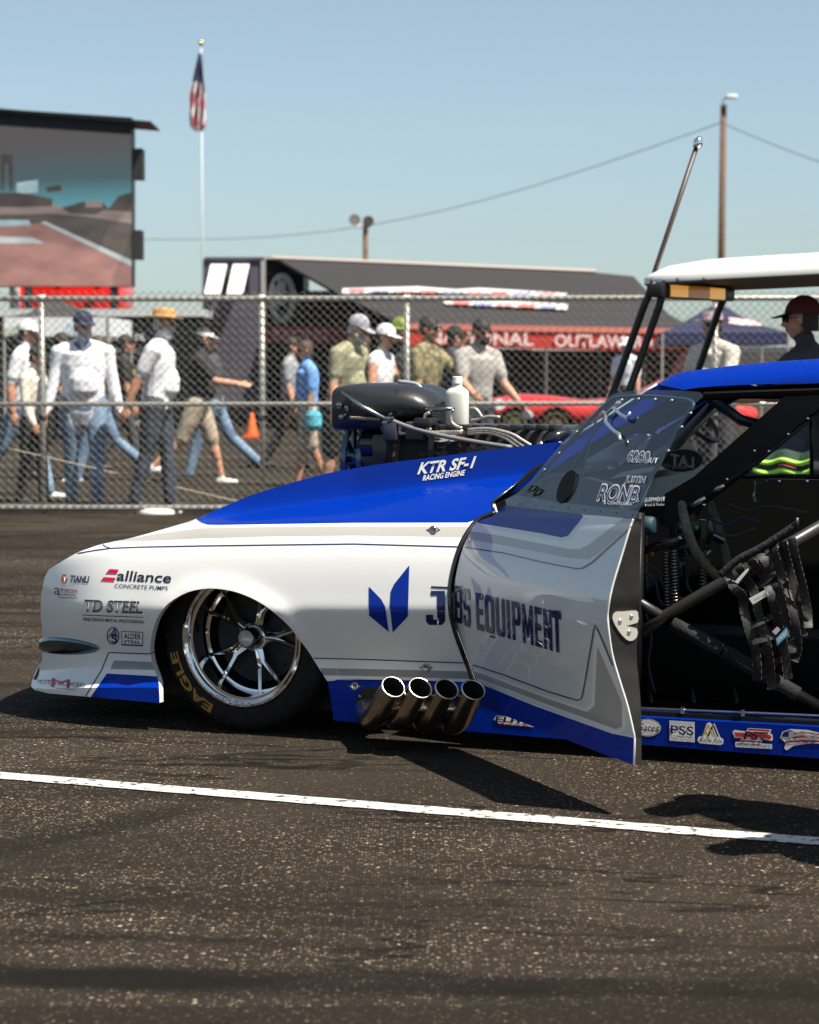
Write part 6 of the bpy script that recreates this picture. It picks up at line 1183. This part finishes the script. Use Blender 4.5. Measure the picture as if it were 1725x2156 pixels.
S4 += [[(1553, 1190), (1570, 1215), (1588, 1245), (1598, 1290), (1612, 1340), (1622, 1400), (1626, 1452)], [(1602, 1163), (1618, 1190), (1634, 1222), (1648, 1270), (1660, 1320), (1668, 1375)], [(1648, 1140), (1656, 1175), (1670, 1225), (1684, 1280), (1692, 1340)]]
for s_ in S4: strap('vertical_strap', s_, 18, -.115, net)
for s_ in ([(1549, 1226), (1587, 1203), (1623, 1167), (1680, 1150)], [(1568, 1273), (1613, 1249), (1650, 1222), (1690, 1205)], [(1578, 1320), (1620, 1300), (1668, 1276), (1700, 1270)], [(1584, 1352), (1640, 1335), (1682, 1309), (1703, 1300)], [(1594, 1411), (1657, 1382), (1684, 1352)], [(1556, 1250), (1600, 1232), (1640, 1200), (1684, 1182)], [(1586, 1375), (1630, 1362), (1676, 1336)]): strap('cross_strap', s_, 13, -.125, net, False)
m = MB(); m.tube([side(x, y, -.12) for x, y in sm2([(1517, 1212), (1535, 1195), (1560, 1175), (1600, 1155), (1640, 1130), (1678, 1105)], 3)], .0125, 8); m.build('net_hem', mat('net_hem_fabric', (.016, .016, .017), .8, bump=(60, .6)), net, smooth=True)
bar('net_rod', [(1678, 1112, -.11), (1679, 1090, -.11)], .006, WEAVE)
def quad(name, pts, mt, w_, par): return panel(name, pts, lambda x, y: side(x, y, w_), [mt], par, step=(20, 20))
tg = quad('care_label', [(1577, 1260), (1611, 1242), (1620, 1252), (1586, 1273)], VWHT, -.095, net); lettering('lettering', 'STROUD SFI 27.1', lambda x, y: side(x, y, -.092), (1588, 1267), (1614, 1253), 5, VBLK, tg)
quad('strap_tab', [(1547, 1225), (1570, 1200), (1577, 1196), (1577, 1201), (1554, 1229)], VWHT, -.095, net); tb = quad('care_label', [(1634, 1345), (1657, 1320), (1659, 1338), (1637, 1360)], mat('label_blue', (.12, .36, .50), .5), -.09, net); quad('care_label', [(1626, 1330), (1637, 1319), (1644, 1326), (1634, 1337)], mat('label_pink', (.55, .45, .47), .6), -.092, net)
lettering('lettering', 'STROUD', lambda x, y: side(x, y, -.087), (1639, 1354), (1657, 1334), 9, VWHT, tb, bold=.02)

# ---- engine: blower, hat, pulley, hoses
eng = empty('engine', cpt(.75, -.93, .7), None, None); eng.parent = car; eng.location = Vector(eng.location) - Vector(car.location)
def carbon():
    m = bpy.data.materials.new('carbon_scoop'); m.use_nodes = True; t = m.node_tree; b = t.nodes['Principled BSDF']; N = t.nodes.new; L = t.links.new
    tc = N('ShaderNodeTexCoord'); mp = N('ShaderNodeMapping'); mp.inputs['Rotation'].default_value = (R(20), R(35), R(15)); L(tc.outputs['Object'], mp.inputs[0])
    wv = N('ShaderNodeTexWave'); wv.bands_direction = 'Z'; wv.inputs['Scale'].default_value = 38; wv.inputs['Distortion'].default_value = 1.0; wv.inputs['Detail'].default_value = 1; wv.inputs['Detail Scale'].default_value = .6; L(mp.outputs[0], wv.inputs['Vector'])
    r = N('ShaderNodeValToRGB'); r.color_ramp.elements[0].color = (.004, .004, .0045, 1); r.color_ramp.elements[1].color = (.030, .030, .032, 1); r.color_ramp.elements[0].position = .3; r.color_ramp.elements[1].position = .7
    L(wv.outputs[0], r.inputs[0]); L(r.outputs[0], b.inputs['Base Color']); b.inputs['Roughness'].default_value = .38; b.inputs['Coat Weight'].default_value = .2; b.inputs['Coat Roughness'].default_value = .12; return m
SCARB = carbon()
EC = -.93
def eng_sec(xf, yt, yb, hw, n=28, p=3.2, dip=0.0):
    """section of the scoop across the car: top/bottom from image rows on the centre plane"""
    a = side(xf, yt, EC); b = side(xf, yb, EC); ua = tocar(side(xf, (yt + yb) / 2, EC))[0]; va, vb = a.z, b.z; out = []
    for k in range(n):
        t = 2 * math.pi * k / n; c_, s_ = math.cos(t), math.sin(t)
        ww = hw * math.copysign(abs(c_) ** (2 / p), c_); vv = (va + vb) / 2 + (va - vb) / 2 * math.copysign(abs(s_) ** (2 / p), s_)
        if s_ > 0: vv -= dip * math.exp(-(ww / (.32 * hw)) ** 2) * s_
        out.append(cpt(ua, EC + ww, vv))
    return out
secs = [eng_sec(746, 816, 903, .215, p=7), eng_sec(750, 812, 905, .22, p=7), eng_sec(768, 808, 904, .225, dip=.0, p=6), eng_sec(796, 804.5, 902, .225, dip=.006, p=4.5), eng_sec(829, 803, 899, .225, dip=.012, p=2.8), eng_sec(862, 803, 895, .22, dip=.022, p=2.6), eng_sec(891, 805, 892, .21, dip=.024, p=2.4), eng_sec(910, 811, 890, .20, dip=.018, p=2.3), eng_sec(930, 824, 889, .185, dip=.01, p=2.2), eng_sec(942, 845, 888, .16, p=2.2)]
m = MB(); m.grid(secs, True); m.add(secs[-1], [tuple(range(28))]); sc = m.build('injector_scoop', SCARB, eng, smooth=True, recalc=True)
inn = [[(q - cpt(*tocar(q)[:1], EC, (side(711, 860, EC)).z)) * .93 + cpt(tocar(q)[0], EC, (side(711, 860, EC)).z) + eu * dx for q in secs[1]] for dx in (-.008, .25)]
m = MB(); m.grid(inn, True); m.grid([secs[0], inn[0]], True); m.build('scoop_mouth', BLACK, sc, smooth=True)
# throttle linkage on the scoop side (near face)
wn_ = EC + .235
def ept(x, y, w_=wn_): return side(x, y, w_)
m = MB(); m.tube([ept(719, 825), ept(760, 853)], .0045, 7); m.tube([ept(735, 836), ept(765, 857), ept(815, 883)], .0075, 8); m.build('throttle_rod', STEEL, eng, smooth=True)
m = MB(); m.tube(smoothpts([ept(822, 884), ept(870, 902), ept(930, 917), ept(1000, 930), ept(1078, 942)], 4), .0085, 9); m.build('fuel_hose', mat('grey_hose', (.17, .17, .18), .45), eng, smooth=True)
m = MB(); n = 150; a, b = ept(738, 879), ept(800, 883); m.tube([a.lerp(b, i / n) + (ev * math.cos(i * .9) + ew * math.sin(i * .9)) * .007 for i in range(n + 1)], .0018, 4); m.build('return_spring', mat('bronze_spring', (.42, .36, .28), .3, 1.0), eng)
DKC = mat('dark_chrome', (.30, .30, .30), .15, 1.0)
for x, y, r in ((716, 853, .012), (731, 858, .008), (733, 863, .006), (720, 878, .010), (728, 874, .006), (820, 882, .012), (828, 880, .007), (812, 890, .010), (825, 872, .006)): m = MB(); m.lathe([(-.02, r), (.01, r), (.012, r * .6), (.012, .0001)], ept(x, y), ew, 12); m.build('throttle_bolt', DKC, eng, sh=40)
m = MB(); m.prism([ept(x, y, wn_ - .01) for x, y in ell(732, 856, 10, 17)], ew * -.006); m.build('throttle_plate', BLKPL, eng)
m = MB(); m.tube([p for p in smoothpts([cpt(tocar(side(842, 803, EC))[0], EC + .015, side(842, 803, EC).z + .0), cpt(tocar(side(880, 806, EC))[0], EC + .02, side(880, 808, EC).z), cpt(tocar(side(893, 816, EC))[0], EC + .03, side(893, 818, EC).z)], 4)], .008, 7); m.build('spine_highlight', mat('highlight_pale', (.6, .6, .6), .35, .6), sc, smooth=True)  # white highlight on the scoop's spine, added as a pale strip
def ebox(name, x0, y0, x1, y1, w0, w1, mt, bv=.008, par=None):
    a = tocar(side(x0, y1, w0)); b = tocar(side(x1, y0, w0)); return cbox(name, a[0], b[0], w0, w1, a[2], b[2], mt, par or eng, bv)
def lower_ok(): pass
ENGB = mat('engine_black', (.012, .012, .013), .4, coat=.3); ENGG = mat('magneto_grey', (.04, .042, .06), .45); CLOTH = mat('blower_blanket', (.012, .012, .014), .85, bump=(50, .5))
ebox('throttle_base', 800, 893, 905, 912, EC + .20, EC - .2, ENGB); ebox('blower_case', 812, 908, 1175, 990, EC + .19, EC - .19, CLOTH, .02); ebox('blower_top', 905, 898, 1170, 915, EC + .15, EC - .15, ENGB); ebox('gear_case', 782, 912, 816, 992, EC + .17, EC - .17, ENGB, .015)
ebox('magneto_box', 805, 888, 835, 928, EC + .245, EC + .16, ENGG); ebox('actuator_box', 852, 888, 892, 926, EC + .23, EC + .14, ENGG); ebox('solenoid', 870, 880, 905, 900, EC + .24, EC + .15, ENGB); ebox('rear_plate', 1110, 901, 1186, 945, EC + .17, EC + .12, ENGB, .004)
lettering('lettering', 'Nev', lambda x, y: side(x, y, EC + .173), (1122, 913), (1137, 912), 6, VWHT, eng, shear=.2); lettering('lettering', '08/19/23', lambda x, y: side(x, y, EC + .173), (1121, 924), (1142, 922), 6, VWHT, eng)
for x in range(858, 1180, 27): ebox('valve_spacer', x, 894 + (x % 3) * 2, x + 13, 906, EC + .20, EC + .10, ENGB, .003)
lettering('lettering', 'SF', lambda x, y: side(x, y, EC + .196), (908, 930), (985, 927), 14, VWHT, eng, bold=.05)
# blower drive pulley: ring with windows
pc = side(775, 966, EC - .0); m = MB(); pax = -eu
m.lathe([(.06, .116), (.06, .128), (.040, .128), (.040, .116)], pc, pax, 40, closed=True); m.lathe([(.0, .112), (.0, .120), (-.02, .120), (-.02, .112)], pc, pax, 40, closed=True)
DRV = mat('anodised_blue_grey', (.10, .145, .19), .28, .9); pl = m.build('drive_pulley', DRV, eng, sh=40)
m = MB(); e1 = ew; e2 = ev
for k in range(8):
    t = k * math.pi / 4; m.tube([pc + pax * .058 + (e1 * math.cos(t) + e2 * math.sin(t)) * .04, pc + pax * .058 + (e1 * math.cos(t) + e2 * math.sin(t)) * .12], .013, 6)
m.lathe([(-.02, .045), (.07, .045), (.075, .03), (.075, .001)], pc, pax, 20); m.build('pulley_spokes', DRV, pl, sh=40)
m = MB(); m.lathe([(-.04, .105), (-.04, .132), (-.10, .132), (-.10, .105)], pc, pax, 40, closed=True); m.build('drive_belt', BLACK, pl, sh=40)
m = MB(); q = side(795, 935, EC + .10); m.lathe([(-.03, .055), (.05, .055), (.055, .04), (.055, .001)], q, pax, 24); m.lathe([(.05, .02), (.07, .018), (.07, .001)], q, pax, 12); m.build('idler_pulley', BLKPL, eng, sh=40)
# restraint straps, braided hoses, bottle
GS = mat('strap_print', (.03, .012, .012), .7, noise=(45, (.45, .26, .04), .55, .62))
for x0, x1, mt in ((833, 846, GS), (902, 914, STRAP), (970, 988, GS)):
    y0, y1 = 905, 985; w0 = EC + .197; m = MB(); m.grid([[side(x0 + (x1 - x0) * k / 3 - (0 if mt is STRAP else (y - 905) * .12), y, w0 + .006) for k in range(4)] for y in (y0, 930, 960, y1)]); m.build('restraint_strap', mt, eng)
BRAID = mat('braided_hose', (.62, .56, .46), .35, .6, noise=(220, (.35, .31, .26), .4, .6))
for pts in ([(905, 869), (896, 874), (894, 888), (899, 900), (908, 905)], [(955, 862), (949, 872), (951, 888), (960, 897), (973, 902)], [(990, 860), (1003, 862), (1016, 880)], [(992, 886), (1010, 882), (1030, 877), (1053, 879)], [(985, 905), (1030, 903), (1075, 913), (1100, 927), (1118, 938)], [(985, 909), (1030, 907), (1068, 917), (1090, 931), (1104, 941)], [(985, 913), (1028, 911), (1062, 921), (1082, 934), (1095, 943)], [(830, 913), (880, 912), (975, 908)], [(900, 916), (940, 912), (975, 911)]):
    m = MB(); m.tube(smoothpts([side(x, y, EC + .22) for x, y in pts], 4), .0068, 8); m.build('braided_hose', BRAID, eng, smooth=True)
m = MB(); m.tube([side(893, 861, EC + .21), side(918, 862, EC + .21), side(957, 860, EC + .21)], [.008, .010, .006], 10); m.build('hose_fitting', mat('dark_chrome', (.3, .3, .3), .15, 1.0), eng, smooth=True)
m = MB(); m.tube(smoothpts([side(1128, 945, EC + .2), side(1150, 932, EC + .2), side(1165, 922, EC + .2), side(1196, 910, EC + .15)], 3), [.016, .016, .016, .018, .022, .022, .024, .024, .02, .02], 12); m.build('breather_tube', BLKPL, eng, smooth=True); m = MB(); m.tube([side(1131, 943, EC + .2), side(1146, 934, EC + .2)], .0175, 12); m.build('breather_clamp', STEEL, eng, smooth=True)
bt = side(963, 897, EC + .06); bh = (897 - 811) / (FP / bt.y)
def bot(n, r, a0, a1): pass
def milky():
    m = mat('milky_plastic', (.66, .66, .60), .35); b = m.node_tree.nodes['Principled BSDF']; b.inputs['Subsurface Weight'].default_value = .5; b.inputs['Subsurface Radius'].default_value = (.05, .05, .04); b.inputs['Subsurface Scale'].default_value = .6; return m
m = MB(); sc_ = FP / bt.y; rows = []
for yy, hwp in ((897, 20), (895.5, 23), (892, 24.5), (830, 24.5), (824, 23.5), (819, 19), (815, 13), (811, 10.5), (806, 10)):
    z_ = side(963, yy, EC + .06).z; r_ = hwp / sc_; row = []
    for k in range(24):
        t = 2 * math.pi * k / 24; c_, s_ = math.cos(t), math.sin(t); pw = .75 if hwp > 20 else 1.0
        row.append(Vector((bt.x, bt.y, z_)) + eu * (r_ * math.copysign(abs(c_) ** pw, c_)) + ew * (r_ * .72 * math.copysign(abs(s_) ** pw, s_)))
    rows.append(row)
m.grid(rows, True); m.add(rows[0], [tuple(range(24))]); bo = m.build('overflow_bottle', milky(), eng, smooth=True)
m = MB(); zc = side(963, 806, EC + .06).z; hcap = 12.5 / sc_; m.lathe([(-.002, 10.8 / sc_), (hcap, 10.2 / sc_), (hcap + .002, 9 / sc_), (hcap + .002, .0001)], (bt.x, bt.y, zc), (0, 0, 1), 24); m.build('bottle_cap', mat('cap_white', (.78, .78, .76), .4), bo, sh=40)

# ---- rear of the car, beyond the right edge of the photograph
def SQ(u, v):
    t = (v - .43); wv = -.02 - (.24 * max(0, -t)) * .5 - (.12 * max(0, t) + .8 * max(0, v - .72) ** 1.5); return cpt(u, wv, v)
m = MB(); rows = []
for i in range(13):
    u = 2.45 + 1.75 * i / 12; top = .84 + .06 * math.sin((u - 2.45) * 1.4); bot_ = .2
    if 2.75 < u < 3.75: bot_ = .2 + .42 * math.sqrt(max(0, 1 - ((u - 3.25) / .5) ** 2))
    rows.append([SQ(u, bot_ + (top - bot_) * k / 10) for k in range(11)])
m.grid(rows); qp = m.build('quarter_panel', PWHITE, car, smooth=True); mirrored(qp, 'quarter_panel', car, [PWHITE])
m = MB(); m.grid([[r_[-1].lerp(mirr(r_[-1]), k / 8) + ev * .03 * math.sin(math.pi * k / 8) for k in range(9)] for r_ in rows]); m.build('deck_lid', PBLUE, car, smooth=True)
m = MB(); m.grid([[q.lerp(mirr(q), k / 6) for k in range(7)] for q in rows[-1]]); m.build('tail_panel', PBLUE, car)
m = MB(); rr = [cpt(2.2, -.36, 1.30), cpt(2.7, -.37, 1.27), cpt(3.3, -.35, .97), cpt(3.5, -.3, .9)]; m.grid([[p.lerp(mirr(p), k / 8) for k in range(9)] for p in rr]); m.build('rear_roof', PBLUE, car, smooth=True)
for s_ in (0, 1):
    c0 = cpt(3.25, -.08 if s_ == 0 else -1.34, .43); m = MB(); m.lathe([(0, .20), (0, .34), (-.02, .41), (-.06, .43), (-.38, .43), (-.42, .41), (-.44, .34), (-.44, .2)], c0, ew, 40); m.build('rear_tyre', RUBBER, car, smooth=True)
    m = MB(); m.lathe([(-.01, .2), (-.12, .19), (-.12, .001)], c0, ew, 32); m.build('rear_rim', CHROME, car, smooth=True)
